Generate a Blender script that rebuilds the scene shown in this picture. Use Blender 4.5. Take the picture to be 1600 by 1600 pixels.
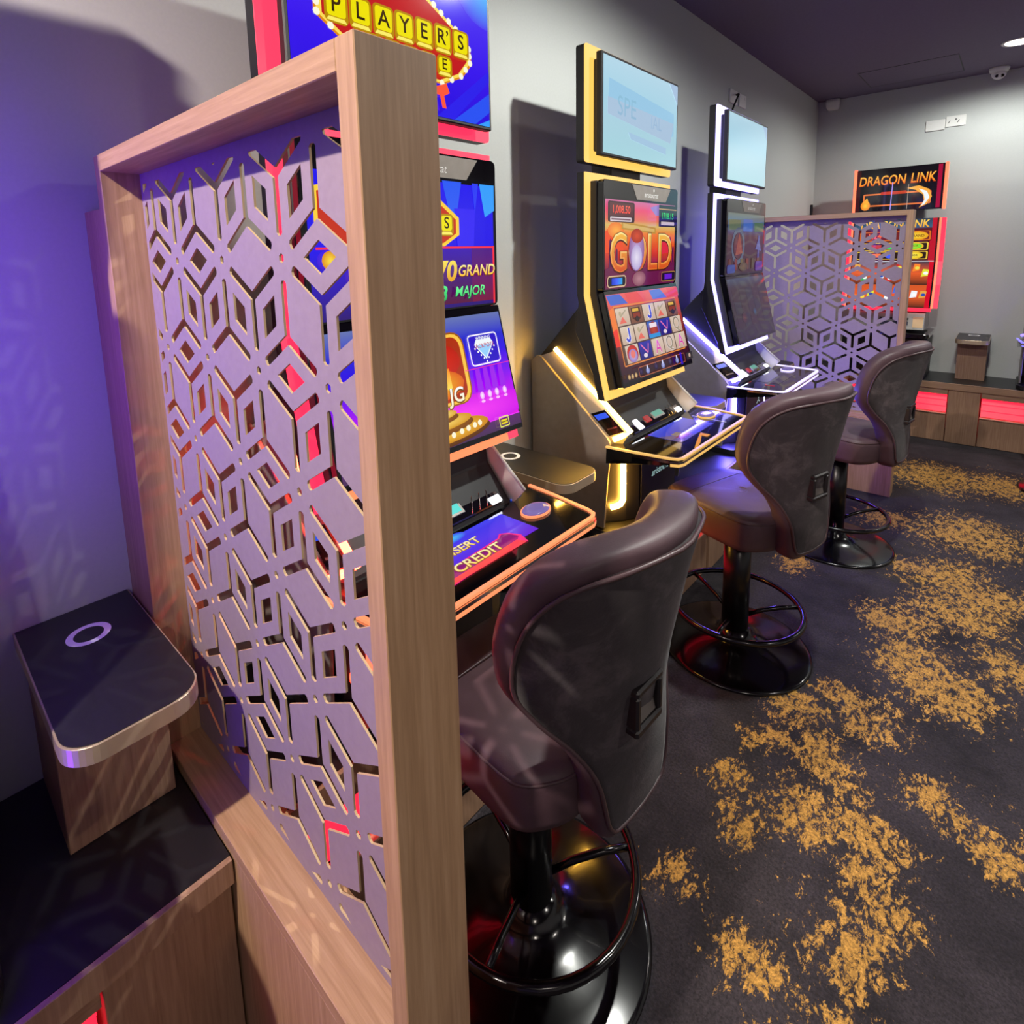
import bpy, bmesh, math, random
from math import sin, cos, pi, sqrt, radians as R
from mathutils import Vector, Matrix

for _o in list(bpy.data.objects):
    bpy.data.objects.remove(_o, do_unlink=True)
SC = bpy.context.scene
COL = SC.collection
random.seed(7)

# ------------------------------------------------------------------ camera
cam_d = bpy.data.cameras.new('camera')
cam = bpy.data.objects.new('camera', cam_d); COL.objects.link(cam)
CR = Vector((0.73879667, 0.67352918, -0.02319321))
CU = Vector((-0.08228796, 0.12431251, 0.98882511))
CF = Vector((-0.66888577, 0.72863217, -0.14726501))
cam.matrix_world = Matrix(((CR.x, CU.x, -CF.x, 1.4629), (CR.y, CU.y, -CF.y, 0.0),
                           (CR.z, CU.z, -CF.z, 1.5915), (0, 0, 0, 1)))
cam_d.sensor_width = 36.0
cam_d.lens = 884.34 / 1600 * 36
cam_d.shift_x = (800 - 769.42) / 1600
cam_d.shift_y = -(800 - 529.18) / 1600
cam_d.clip_start = 0.02
SC.camera = cam
# ------------------------------------------------------------------ world, exposure
W = bpy.data.worlds.new('world'); SC.world = W; W.use_nodes = True
W.node_tree.nodes['Background'].inputs[0].default_value = (0.60, 0.42, 0.90, 1)
W.node_tree.nodes['Background'].inputs[1].default_value = 0.20
SC.view_settings.view_transform = 'Standard'
SC.view_settings.look = 'None'
SC.view_settings.exposure = 0.0
SC.view_settings.gamma = 1.0
SC.view_settings.use_curve_mapping = False
# downlight (x, y, watts, colour)
DOWNLIGHTS = [
    (1.27, 2.05, 180, (0.98, 1.0, 0.93)),
    (.86, -1.10, 360, (1.0, 0.86, 0.76)),
    (1.375, 5.38, 80, (0.96, 1.0, 0.95)),
    (3.4, 2.05, 60, (1.0, 0.93, 0.86)),  # from here on: unseen right-hand row, added as fill
    (3.4, -1.25, 70, (1.0, 0.88, 0.78)),
    (3.4, 5.38, 90, (1.0, 0.96, 0.90)),
]
# room measures (metres): x from the left wall, y from the camera, z from the floor
H = 2.919
YW = 6.177
XR, YF = 5.0, -3.6
BZ = 0.4912          # bench height
BD = 0.482           # bench depth
YA, YB = 0.3235, 4.2088
M1, M2, M3 = 0.9384, 2.143, 3.3523


# ------------------------------------------------------------------ small helpers
def lin(h):
    if isinstance(h, str):
        h = h.lstrip('#'); c = [int(h[i:i + 2], 16) / 255 for i in (0, 2, 4)]
    else:
        c = h[:3]
        return (c[0], c[1], c[2], 1)
    return tuple(v / 12.92 if v <= .04045 else ((v + .055) / 1.055) ** 2.4 for v in c) + (1,)


def setp(b, **k):
    names = dict(color='Base Color', rough='Roughness', metal='Metallic', spec='Specular IOR Level', coat='Coat Weight',
                 coat_rough='Coat Roughness', emit='Emission Color', estr='Emission Strength', sheen='Sheen Weight',
                 trans='Transmission Weight', ior='IOR', alpha='Alpha')
    for a, v in k.items():
        b.inputs[names[a]].default_value = v


def mat(name, color, rough=.5, **k):
    m = bpy.data.materials.new(name); m.use_nodes = True
    b = m.node_tree.nodes['Principled BSDF']
    setp(b, color=lin(color), rough=rough, **k)
    return m


def nt(m):
    t = m.node_tree
    return t, t.nodes, t.links, t.nodes['Principled BSDF']


def emit(name, color, strength, base='#101010', rough=.3):
    m = mat(name, base, rough)
    b = m.node_tree.nodes['Principled BSDF']
    setp(b, emit=lin(color), estr=strength)
    m.cycles.emission_sampling = 'AUTO'
    return m


def noise_mix(m, scale, stops, vec_scale=(1, 1, 1), detail=4, rough=.6, dist=0, bump=0, bump_scale=None, coord='Object', rough_var=None):
    t, N, L, b = nt(m)
    tc = N.new('ShaderNodeTexCoord'); mp = N.new('ShaderNodeMapping')
    mp.inputs['Scale'].default_value = vec_scale
    L.new(tc.outputs[coord], mp.inputs['Vector'])
    n = N.new('ShaderNodeTexNoise'); n.inputs['Scale'].default_value = scale
    n.inputs['Detail'].default_value = detail; n.inputs['Roughness'].default_value = rough
    n.inputs['Distortion'].default_value = dist
    L.new(mp.outputs[0], n.inputs['Vector'])
    r = N.new('ShaderNodeValToRGB')
    r.color_ramp.elements[0].position = stops[0][0]; r.color_ramp.elements[0].color = lin(stops[0][1])
    r.color_ramp.elements[1].position = stops[-1][0]; r.color_ramp.elements[1].color = lin(stops[-1][1])
    for p, c in stops[1:-1]:
        e = r.color_ramp.elements.new(p); e.color = lin(c)
    L.new(n.outputs['Fac'], r.inputs[0]); L.new(r.outputs[0], b.inputs['Base Color'])
    if bump:
        n2 = n
        if bump_scale:
            n2 = N.new('ShaderNodeTexNoise'); n2.inputs['Scale'].default_value = bump_scale
            n2.inputs['Detail'].default_value = 3
            L.new(mp.outputs[0], n2.inputs['Vector'])
        bp = N.new('ShaderNodeBump'); bp.inputs['Strength'].default_value = bump; bp.inputs['Distance'].default_value = .002
        L.new(n2.outputs['Fac'], bp.inputs['Height']); L.new(bp.outputs[0], b.inputs['Normal'])
    return m


# ------------------------------------------------------------------ materials
M = {}
WOODS = [(.25, '#9a7656'), (.5, '#ae8966'), (.75, '#c09c7a')]
M['wood_v'] = noise_mix(mat('oak_veneer_upright', '#b09070', .5), 9, WOODS, (14, 14, .55), 6, .65, .3, .08)
M['wood_h'] = noise_mix(mat('oak_veneer_level', '#b09070', .5), 9, WOODS, (.55, 14, 14), 6, .65, .3, .08)
WD = [(.25, '#87674f'), (.5, '#9c7a61'), (.75, '#ad8b70')]
M['wood_d'] = noise_mix(mat('brown_veneer', '#806552', .5), 9, WD, (14, 14, .55), 6, .65, .3, .08)
M['wood_dh'] = noise_mix(mat('brown_veneer_level', '#806552', .5), 9, WD, (.55, 14, 14), 6, .65, .3, .08)
M['panel'] = noise_mix(mat('grey_painted_board', '#857a80', .55), 60, [(.3, '#92828a'), (.7, '#9a8a92')], bump=.02)
M['cut'] = mat('raw_board_edge', '#b39a76', .7)
M['black'] = noise_mix(mat('black_laminate', '#141316', .4, spec=.7), 160, [(.3, '#111013'), (.7, '#19181b')], bump=.03)
M['black_matte'] = mat('black_matte', '#121116', .5)
M['gloss'] = mat('black_gloss_steel', '#060507', .17, coat=.2, coat_rough=.05)
M['satin'] = mat('black_satin_steel', '#08070a', .3)
M['dark_metal'] = mat('charcoal_cabinet', '#2a272b', .42, metal=.2)
M['grey_metal'] = noise_mix(mat('grey_cabinet_side', '#8a837e', .42, metal=.25), 30, [(.3, '#857e78'), (.7, '#8e8781')], bump=.02)
M['silver'] = mat('silver_cabinet_face', '#8d8985', .33, metal=.55)
M['silver_lt'] = mat('light_silver', '#d0cdc8', .35, metal=.1)
M['chrome'] = mat('chrome', '#d8d4d0', .08, metal=1)
M['edge_al'] = mat('champagne_edging', '#b7a48c', .35, metal=.45)
M['glass'] = mat('black_glass', '#060508', .07, coat=.6, coat_rough=.03)
M['leather'] = noise_mix(mat('plum_brown_leather', '#3a2a2d', .5), 9, [(.3, '#46333a'), (.7, '#533e45')], bump=.12, bump_scale=420)
M['suede'] = noise_mix(mat('charcoal_suede', '#2c272b', .9, sheen=.12), 9, [(.28, '#1d181b'), (.5, '#312a2e'), (.75, '#5c5356')], detail=7, rough=.7, dist=.6, bump=.2, bump_scale=300)
M['piping'] = mat('leather_piping', '#4a373b', .4)
M['plastic'] = mat('dark_handle_plastic', '#1c181a', .4)
M['handle_in'] = mat('grey_handle_insert', '#6e6863', .55)
M['wall'] = noise_mix(mat('pale_grey_wall_paint', '#b4b6b4', .75), 120, [(.3, '#b2b4b2'), (.7, '#b6b8b6')], bump=.05)
M['ceil'] = noise_mix(mat('dark_ceiling_paint', '#6a5e74', .8), 60, [(.3, '#685c72'), (.7, '#6e6278')])
M['white'] = mat('white_plastic', '#dcdad6', .4)
M['ring'] = mat('white_print', '#e8e6ea', .4)
M['cap'] = emit('lavender_button_cap', '#7a6ab8', .55, '#50486a', .15)
M['lens'] = mat('dark_lens', '#08080a', .1)
M['red_panel'] = emit('red_light_panel', '#f81c34', 2.3, '#300408', .4)
M['lip'] = mat('niche_lip', '#d9a088', .4)
M['lcd'] = emit('lcd_green', '#5fa893', .9)
M['lcd_cyan'] = emit('lcd_cyan', '#35d6d0', 1.0)
M['blue_disp'] = emit('blue_display', '#1550e8', 1.0)
M['white_led'] = emit('white_led', '#f4f6ff', 5)
M['card_white'] = emit('card_label_lit', '#cfd8ea', .8)
M['card_red'] = emit('card_label_red', '#c02028', .7)
M['lamp'] = emit('downlight_lens', '#fff6e0', 14)
M['cable'] = mat('black_cable', '#0a0a0a', .5)

# screen picture: colour read from the mesh, under glossy glass
m = mat('screen_picture', '#020203', .08); M['art'] = m
t, N, L, b = nt(m)
at = N.new('ShaderNodeAttribute'); at.attribute_name = 'Col'
L.new(at.outputs['Color'], b.inputs['Emission Color']); setp(b, estr=1.0, coat=.5, coat_rough=.04)
# printed lettering: same idea without light
m = mat('print_picture', '#020203', .4); M['print'] = m
t, N, L, b = nt(m)
at = N.new('ShaderNodeAttribute'); at.attribute_name = 'Col'
L.new(at.outputs['Color'], b.inputs['Base Color'])

# carpet
m = mat('charcoal_gold_carpet', '#2a262b', .95); M['carpet'] = m
t, N, L, b = nt(m)
tc = N.new('ShaderNodeTexCoord')
BLOBS = [(1.182, 4.79, .35), (1.4, 3.9, .3), (1.02, 3.85, .18), (1.354, 3.305, .24), (1.397, 2.989, .2), (1.221, 2.754, .17), (1.5, 3.2, .2),
         (1.313, 2.509, .17), (1.377, 2.40, .17), (1.482, 2.486, .13), (1.164, 2.172, .12), (1.027, 1.978, .11), (1.152, 1.82, .14),
         (1.219, 2.072, .11), (1.001, 1.783, .09), (1.034, 1.451, .09), (.945, 1.198, .07), (1.148, 1.575, .11), (1.292, 1.631, .12),
         (1.342, 1.489, .10), (1.333, 1.31, .12), (1.451, 1.889, .09), (1.549, 1.834, .11), (1.161, 1.158, .07), (.745, 3.03, .12),
         (1.512, 4.849, .3), (1.601, 2.713, .15), (1.198, 3.359, .13), (.95, 1.573, .07), (1.30, 1.1, .1), (2.3, 3.0, .4), (2.6, 1.4, .4), (2.2, 5.0, .4)]
acc = None
wob = N.new('ShaderNodeTexNoise'); wob.inputs['Scale'].default_value = 5; wob.inputs['Detail'].default_value = 3
L.new(tc.outputs['Object'], wob.inputs['Vector'])
wv = N.new('ShaderNodeVectorMath'); wv.operation = 'MULTIPLY_ADD'
L.new(wob.outputs['Color'], wv.inputs[0]); wv.inputs[1].default_value = (.3, .3, 0); wv.inputs[2].default_value = (-.15, -.15, 0)
wa = N.new('ShaderNodeVectorMath'); wa.operation = 'ADD'
L.new(tc.outputs['Object'], wa.inputs[0]); L.new(wv.outputs[0], wa.inputs[1])
for (bx, by, br) in BLOBS:
    d = N.new('ShaderNodeVectorMath'); d.operation = 'DISTANCE'
    L.new(wa.outputs[0], d.inputs[0]); d.inputs[1].default_value = (bx, by, 0)
    mr = N.new('ShaderNodeMapRange'); mr.interpolation_type = 'SMOOTHSTEP'
    mr.inputs['From Min'].default_value = br * 2.1; mr.inputs['From Max'].default_value = br * .1
    L.new(d.outputs['Value'], mr.inputs['Value'])
    if acc is None:
        acc = mr.outputs[0]
    else:
        mx = N.new('ShaderNodeMath'); mx.operation = 'MAXIMUM'
        L.new(acc, mx.inputs[0]); L.new(mr.outputs[0], mx.inputs[1]); acc = mx.outputs[0]
mp = N.new('ShaderNodeMapping'); mp.inputs['Scale'].default_value = (1.35, .75, 1); mp.inputs['Rotation'].default_value = (0, 0, .5)
L.new(tc.outputs['Object'], mp.inputs['Vector'])
f1 = N.new('ShaderNodeTexNoise'); f1.inputs['Scale'].default_value = 30; f1.inputs['Detail'].default_value = 12; f1.inputs['Roughness'].default_value = .80
f1.inputs['Distortion'].default_value = .5
L.new(mp.outputs[0], f1.inputs['Vector'])
th = N.new('ShaderNodeMath'); th.operation = 'MULTIPLY_ADD'          # fine noise + blob mask
L.new(acc, th.inputs[0]); th.inputs[1].default_value = .27; L.new(f1.outputs['Fac'], th.inputs[2])
f2 = N.new('ShaderNodeTexNoise'); f2.inputs['Scale'].default_value = 75; f2.inputs['Detail'].default_value = 4; f2.inputs['Roughness'].default_value = .7
L.new(mp.outputs[0], f2.inputs['Vector'])
th2 = N.new('ShaderNodeMath'); th2.operation = 'MULTIPLY_ADD'
L.new(f2.outputs['Fac'], th2.inputs[0]); th2.inputs[1].default_value = .42; L.new(th.outputs[0], th2.inputs[2])
gm = N.new('ShaderNodeMapRange'); gm.inputs['From Min'].default_value = .925; gm.inputs['From Max'].default_value = .965
L.new(th2.outputs[0], gm.inputs['Value'])
g0 = N.new('ShaderNodeTexNoise'); g0.inputs['Scale'].default_value = 3.0; g0.inputs['Detail'].default_value = 6; g0.inputs['Roughness'].default_value = .7
L.new(tc.outputs['Object'], g0.inputs['Vector'])
gr = N.new('ShaderNodeValToRGB'); gr.color_ramp.elements[0].position = .32; gr.color_ramp.elements[0].color = lin('#141116')
gr.color_ramp.elements[1].position = .72; gr.color_ramp.elements[1].color = lin('#3b353b')
L.new(g0.outputs['Fac'], gr.inputs[0])
fk = N.new('ShaderNodeTexNoise'); fk.inputs['Scale'].default_value = 130; fk.inputs['Detail'].default_value = 3; fk.inputs['Roughness'].default_value = .8
L.new(tc.outputs['Object'], fk.inputs['Vector'])
fr = N.new('ShaderNodeMapRange'); fr.inputs['From Min'].default_value = .35; fr.inputs['From Max'].default_value = .75
fr.inputs['To Min'].default_value = .35; fr.inputs['To Max'].default_value = 2.1
L.new(fk.outputs['Fac'], fr.inputs['Value'])
gold = N.new('ShaderNodeValToRGB'); gold.color_ramp.elements[0].position = .3; gold.color_ramp.elements[0].color = lin('#7a5922')
gold.color_ramp.elements[1].position = .7; gold.color_ramp.elements[1].color = lin('#cf9c4c')
L.new(f1.outputs['Fac'], gold.inputs[0])
mixc = N.new('ShaderNodeMix'); mixc.data_type = 'RGBA'
L.new(gm.outputs[0], mixc.inputs[0]); L.new(gr.outputs[0], mixc.inputs[6]); L.new(gold.outputs[0], mixc.inputs[7])
mul = N.new('ShaderNodeMix'); mul.data_type = 'RGBA'; mul.blend_type = 'MULTIPLY'; mul.inputs[0].default_value = .8
L.new(mixc.outputs[2], mul.inputs[6])
cmb = N.new('ShaderNodeCombineColor')
for i in range(3):
    L.new(fr.outputs[0], cmb.inputs[i])
L.new(cmb.outputs[0], mul.inputs[7]); L.new(mul.outputs[2], b.inputs['Base Color'])
bp = N.new('ShaderNodeBump'); bp.inputs['Strength'].default_value = .5; bp.inputs['Distance'].default_value = .004
L.new(fk.outputs['Fac'], bp.inputs['Height']); L.new(bp.outputs[0], b.inputs['Normal'])


# ------------------------------------------------------------------ mesh builder
class MB:
    def __init__(s):
        s.v = []; s.f = []; s.m = []; s.sm = []

    def add(s, vs, fs, mi=0, smooth=False):
        o = len(s.v); s.v += [tuple(p) for p in vs]
        for f in fs:
            s.f.append(tuple(i + o for i in f)); s.m.append(mi); s.sm.append(smooth)
        return s

    def box(s, x0, x1, y0, y1, z0, z1, mi=0):
        vs = [(x, y, z) for x in (x0, x1) for y in (y0, y1) for z in (z0, z1)]
        return s.add(vs, [(0, 1, 3, 2), (4, 6, 7, 5), (0, 4, 5, 1), (2, 3, 7, 6), (0, 2, 6, 4), (1, 5, 7, 3)], mi)

    def obox(s, c, u, v, w, mi=0):
        """box from centre and three half-axis vectors"""
        c, u, v, w = map(Vector, (c, u, v, w))
        vs = [c + a * u + b_ * v + d * w for a in (-1, 1) for b_ in (-1, 1) for d in (-1, 1)]
        return s.add(vs, [(0, 1, 3, 2), (4, 6, 7, 5), (0, 4, 5, 1), (2, 3, 7, 6), (0, 2, 6, 4), (1, 5, 7, 3)], mi)

    def loft(s, loops, cap=True, mi=0, smooth=False, closed=True):
        n = len(loops[0]); vs = [p for l in loops for p in l]; fs = []
        for k in range(len(loops) - 1):
            for i in range(n if closed else n - 1):
                j = (i + 1) % n
                fs.append((k * n + i, k * n + j, (k + 1) * n + j, (k + 1) * n + i))
        s.add(vs, fs, mi, smooth)
        if cap:
            o = len(s.v) - len(vs)
            s.f.append(tuple(o + i for i in reversed(range(n)))); s.m.append(mi); s.sm.append(False)
            s.f.append(tuple(o + (len(loops) - 1) * n + i for i in range(n))); s.m.append(mi); s.sm.append(False)
        return s

    def extr(s, poly, vec, mi=0, smooth=False):
        """extrude a 3-D polygon by a vector"""
        vec = Vector(vec)
        return s.loft([[Vector(p) for p in poly], [Vector(p) + vec for p in poly]], True, mi, smooth)

    def tube(s, path, r, n=8, closed=False, mi=0, ry=None):
        path = [Vector(p) for p in path]; m_ = len(path); loops = []
        prev = None
        for i, p in enumerate(path):
            a = path[(i - 1) % m_] if (closed or i) else p
            c = path[(i + 1) % m_] if (closed or i < m_ - 1) else p
            tg = (c - a).normalized()
            if prev is None:
                ref = Vector((0, 0, 1)) if abs(tg.z) < .9 else Vector((1, 0, 0))
                nr = tg.cross(ref).normalized()
            else:
                nr = (prev - tg * prev.dot(tg)).normalized()
            prev = nr; bn = tg.cross(nr)
            loops.append([p + nr * (r * cos(2 * pi * k / n)) + bn * ((ry or r) * sin(2 * pi * k / n)) for k in range(n)])
        if closed:
            loops.append(loops[0])
        return s.loft(loops, not closed, mi, True)

    def lathe(s, prof, n=40, mi=0, c=(0, 0)):
        loops = [[(c[0] + r * cos(2 * pi * k / n), c[1] + r * sin(2 * pi * k / n), z) for k in range(n)] for r, z in prof]
        return s.loft(loops, True, mi, True)

    def grid(s, rows, mi=0, smooth=True, flip=False):
        n = len(rows[0]); vs = [p for r_ in rows for p in r_]; fs = []
        for k in range(len(rows) - 1):
            for i in range(n - 1):
                q = (k * n + i, k * n + i + 1, (k + 1) * n + i + 1, (k + 1) * n + i)
                fs.append(q[::-1] if flip else q)
        return s.add(vs, fs, mi, smooth)

    def build(s, name, mats, parent=None, bevel=0, seg=2, fix=True):
        me = bpy.data.meshes.new(name)
        me.from_pydata([tuple(p) for p in s.v], [], s.f)
        mats = mats if isinstance(mats, (list, tuple)) else [mats]
        for q in mats:
            me.materials.append(M[q] if isinstance(q, str) else q)
        for p, mi, sm in zip(me.polygons, s.m, s.sm):
            p.material_index = mi; p.use_smooth = sm
        if fix or bevel:
            bm = bmesh.new(); bm.from_mesh(me)
            bmesh.ops.remove_doubles(bm, verts=bm.verts, dist=1e-6)
            bmesh.ops.recalc_face_normals(bm, faces=bm.faces)
            if bevel:
                es = [e for e in bm.edges if len(e.link_faces) == 2 and e.calc_face_angle(0) > .5]
                bmesh.ops.bevel(bm, geom=es, offset=bevel, segments=seg, affect='EDGES', profile=.5, clamp_overlap=True)
            bm.to_mesh(me); bm.free()
        me.update()
        o = bpy.data.objects.new(name, me); COL.objects.link(o)
        if parent:
            o.parent = parent
        return o


def tag(o, label=None, cat=None, group=None, kind=None):
    for k_, v_ in (('label', label), ('category', cat), ('group', group), ('kind', kind)):
        if v_:
            o[k_] = v_
    return o


def thing(name, label, cat, loc=(0, 0, 0), rz=0, group=None):
    o = bpy.data.objects.new(name, None); COL.objects.link(o)
    o.empty_display_size = .1
    o.location = loc; o.rotation_euler = (0, 0, rz)
    return tag(o, label, cat, group)


def kids(o):
    return [c for c in bpy.data.objects if c.parent == o]


def dup(o, loc, rz, label, group=None):
    def cp(a, par):
        c = a.copy(); COL.objects.link(c); c.parent = par
        for k_ in kids(a):
            cp(k_, c)
        return c
    r = o.copy(); COL.objects.link(r)
    for k_ in kids(o):
        cp(k_, r)
    r.location = loc; r.rotation_euler = (0, 0, rz); r['label'] = label
    if group:
        r['group'] = group
    return r


def struct(o):
    o['kind'] = 'structure'; return o


def rrect(u0, u1, v0, v1, r, n=5):
    """rounded rectangle outline (list of 2-D points)"""
    pts = []
    for cx, cy, a0 in ((u1 - r, v0 + r, -90), (u1 - r, v1 - r, 0), (u0 + r, v1 - r, 90), (u0 + r, v0 + r, 180)):
        for k in range(n + 1):
            a = R(a0 + 90 * k / n); pts.append((cx + r * cos(a), cy + r * sin(a)))
    return pts


# ------------------------------------------------------------------ lettering
_tc = {}


def text_mesh(s_, shear=0, off=0, space=1.0):
    key = (s_, shear, off, space)
    if key in _tc:
        return _tc[key]
    cu = bpy.data.curves.new('t', 'FONT'); cu.body = s_; cu.size = 1; cu.align_x = 'CENTER'; cu.align_y = 'CENTER'
    cu.shear = shear; cu.offset = off; cu.resolution_u = 3; cu.space_character = space
    o = bpy.data.objects.new('t', cu); COL.objects.link(o)
    dg = bpy.context.evaluated_depsgraph_get()
    me = bpy.data.meshes.new_from_object(o.evaluated_get(dg))
    me.calc_loop_triangles()
    vs = [(v.co.x, v.co.y) for v in me.vertices]; fs = [tuple(t_.vertices) for t_ in me.loop_triangles]
    if vs:
        cy = (min(p[1] for p in vs) + max(p[1] for p in vs)) / 2; cx = (min(p[0] for p in vs) + max(p[0] for p in vs)) / 2
        vs = [(p[0] - cx, p[1] - cy) for p in vs]
    bpy.data.objects.remove(o); bpy.data.curves.remove(cu); bpy.data.meshes.remove(me)
    _tc[key] = (vs, fs)
    return vs, fs


class Art:
    """flat picture of coloured shapes laid on a plane: origin, u (right), v (up), n (out)"""
    def __init__(s, o, u, v, n, gain=1.0, step=.00025, clip=None):
        s.o = Vector(o); s.u = Vector(u).normalized(); s.vv = Vector(v).normalized(); s.n = Vector(n).normalized()
        s.g = gain; s.step = step; s.v = []; s.v2 = []; s.clip = clip; s.f = []; s.c = []; s.k = 1

    def raw(s, pts, faces, cols, layer=None):
        k = s.k if layer is None else layer
        o = len(s.v)
        s.v += [s.o + s.u * p[0] + s.vv * p[1] + s.n * (s.step * k) for p in pts]
        s.v2 += [(p[0], p[1], k) for p in pts]
        for f in faces:
            s.f.append(tuple(i + o for i in f)); s.c.append([cols[i] if isinstance(cols, list) else cols for i in f])
        if layer is None:
            s.k += 1
        return s

    def poly(s, pts, col):
        c = lin(col); return s.raw(pts, [tuple(range(len(pts)))], c)

    def rect(s, u0, u1, v0, v1, col):
        return s.poly([(u0, v0), (u1, v0), (u1, v1), (u0, v1)], col)

    def grad(s, u0, u1, v0, v1, stops, horiz=False):
        """stops: list of (t, colour) from bottom to top"""
        pts = []; cols = []; fs = []
        for i, (t_, c) in enumerate(stops):
            if horiz:
                x = u0 + (u1 - u0) * t_; pts += [(x, v1), (x, v0)]
            else:
                y = v0 + (v1 - v0) * t_; pts += [(u0, y), (u1, y)]
            cols += [lin(c)] * 2
            if i:
                fs.append((2 * i - 2, 2 * i - 1, 2 * i + 1, 2 * i))
        return s.raw(pts, fs, cols)

    def rr(s, u0, u1, v0, v1, r, col):
        return s.poly(rrect(u0, u1, v0, v1, r, 4), col)

    def frame(s, u0, u1, v0, v1, w, col, r=None):
        r = r or w
        a = rrect(u0, u1, v0, v1, r, 4); b_ = rrect(u0 + w, u1 - w, v0 + w, v1 - w, max(r - w, w * .3), 4); n = len(a)
        return s.raw(a + b_, [(i, (i + 1) % n, n + (i + 1) % n, n + i) for i in range(n)], lin(col))

    def ell(s, cu, cv, ru, rv, col, n=20, col2=None):
        pts = [(cu, cv)] + [(cu + ru * cos(2 * pi * k / n), cv + rv * sin(2 * pi * k / n)) for k in range(n)]
        c = [lin(col)] + [lin(col2 or col)] * n
        return s.raw(pts, [(0, 1 + k, 1 + (k + 1) % n) for k in range(n)], c)

    def line(s, pts, w, col):
        c = lin(col)
        for (a, b_) in zip(pts, pts[1:]):
            d = Vector((b_[0] - a[0], b_[1] - a[1])); L_ = d.length or 1; q = (-d.y / L_ * w / 2, d.x / L_ * w / 2)
            s.raw([(a[0] - q[0], a[1] - q[1]), (b_[0] - q[0], b_[1] - q[1]), (b_[0] + q[0], b_[1] + q[1]), (a[0] + q[0], a[1] + q[1])], [(0, 1, 2, 3)], c, s.k)
        s.k += 1
        return s

    def text(s, st, cu, cv, h, col, col2=None, shear=0, off=0, rot=0, sx=1, space=1.0):
        """col at the bottom, col2 at the top"""
        vs, fs = text_mesh(st, shear, off, space)
        if not vs:
            return s
        y0 = min(p[1] for p in vs); y1 = max(p[1] for p in vs)
        a, b_ = lin(col), lin(col2 or col); cols = []; pts = []
        for p in vs:
            t_ = (p[1] - y0) / max(y1 - y0, 1e-6); cols.append(tuple(a[i] + (b_[i] - a[i]) * t_ for i in range(4)))
            x, y = p[0] * h * sx, p[1] * h
            pts.append((cu + x * cos(rot) - y * sin(rot), cv + x * sin(rot) + y * cos(rot)))
        return s.raw(pts, fs, cols)

    def ring(s, cu, cv, r0, r1, col, n=28, sq=1):
        pts = [(cu + r * cos(2 * pi * k / n), cv + sq * r * sin(2 * pi * k / n)) for r in (r0, r1) for k in range(n)]
        return s.raw(pts, [(k, (k + 1) % n, n + (k + 1) % n, n + k) for k in range(n)], lin(col))

    def clipped(s):
        V = []; F = []; C = []
        for f, cs in zip(s.f, s.c):
            pts = [(s.v2[i][0], s.v2[i][1], s.v2[i][2], c) for i, c in zip(f, cs)]
            for ax, lim, sg in ((0, s.clip[0], 1), (0, s.clip[1], -1), (1, s.clip[2], 1), (1, s.clip[3], -1)):
                out = []
                for i, p in enumerate(pts):
                    q = pts[(i + 1) % len(pts)]; a = (p[ax] - lim) * sg; b_ = (q[ax] - lim) * sg
                    if a >= 0:
                        out.append(p)
                    if a * b_ < 0:
                        t_ = a / (a - b_); out.append((p[0] + (q[0] - p[0]) * t_, p[1] + (q[1] - p[1]) * t_, p[2], tuple(x + (y - x) * t_ for x, y in zip(p[3], q[3]))))
                pts = out
                if len(pts) < 3:
                    break
            if len(pts) >= 3:
                o = len(V); V += [s.o + s.u * p[0] + s.vv * p[1] + s.n * (s.step * p[2]) for p in pts]
                F.append(tuple(range(o, o + len(pts)))); C.append([p[3] for p in pts])
        return V, F, C

    def build(s, name, parent, material='art'):
        if s.clip:
            s.v, s.f, s.c2 = s.clipped()
        else:
            s.c2 = s.c
        me = bpy.data.meshes.new(name); me.from_pydata([tuple(p) for p in s.v], [], s.f)
        me.materials.append(M[material])
        at_ = me.color_attributes.new('Col', 'FLOAT_COLOR', 'CORNER')
        flat = []
        for cs in s.c2:
            for c in cs:
                flat += [c[0] * s.g, c[1] * s.g, c[2] * s.g, 1]
        # from_pydata keeps face order
        at_.data.foreach_set('color', flat)
        me.update()
        o = bpy.data.objects.new(name, me); COL.objects.link(o); o.parent = parent
        return o


# ================================================================== ROOM
struct(MB().box(-.1, XR + .1, YF - .1, YW + .1, -.1, 0).build('floor', 'carpet'))
struct(MB().box(-.1, XR + .1, YF - .1, YW + .1, H, H + .1).build('ceiling', 'ceil'))
struct(MB().box(-.1, 0, YF - .1, YW + .1, 0, H).build('wall_left', 'wall'))
struct(MB().box(0, XR, YW, YW + .1, 0, H).build('wall_back', 'wall'))
struct(MB().box(XR, XR + .1, YF - .1, YW + .1, 0, H).build('wall_right', 'wall'))
# access hatch in the ceiling
mb = MB()
for a in ((.445, 1.06, 5.389, 5.395), (.445, 1.06, 5.925, 5.931), (.445, .451, 5.389, 5.931), (1.054, 1.06, 5.389, 5.931)):
    mb.box(a[0], a[1], a[2], a[3], H - .002, H)
hatch = thing('ceiling_hatch', 'flush dark access hatch in the ceiling before the back wall', 'hatch', (.75, 5.66, H))
o = mb.build('hatch_gap', 'black_matte', hatch); o.matrix_parent_inverse = Matrix.Translation((-.75, -5.66, -H))
o = MB().box(.451, 1.054, 5.395, 5.925, H - .0015, H).build('hatch_door', 'ceil', hatch); o.matrix_parent_inverse = Matrix.Translation((-.75, -5.66, -H))


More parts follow.
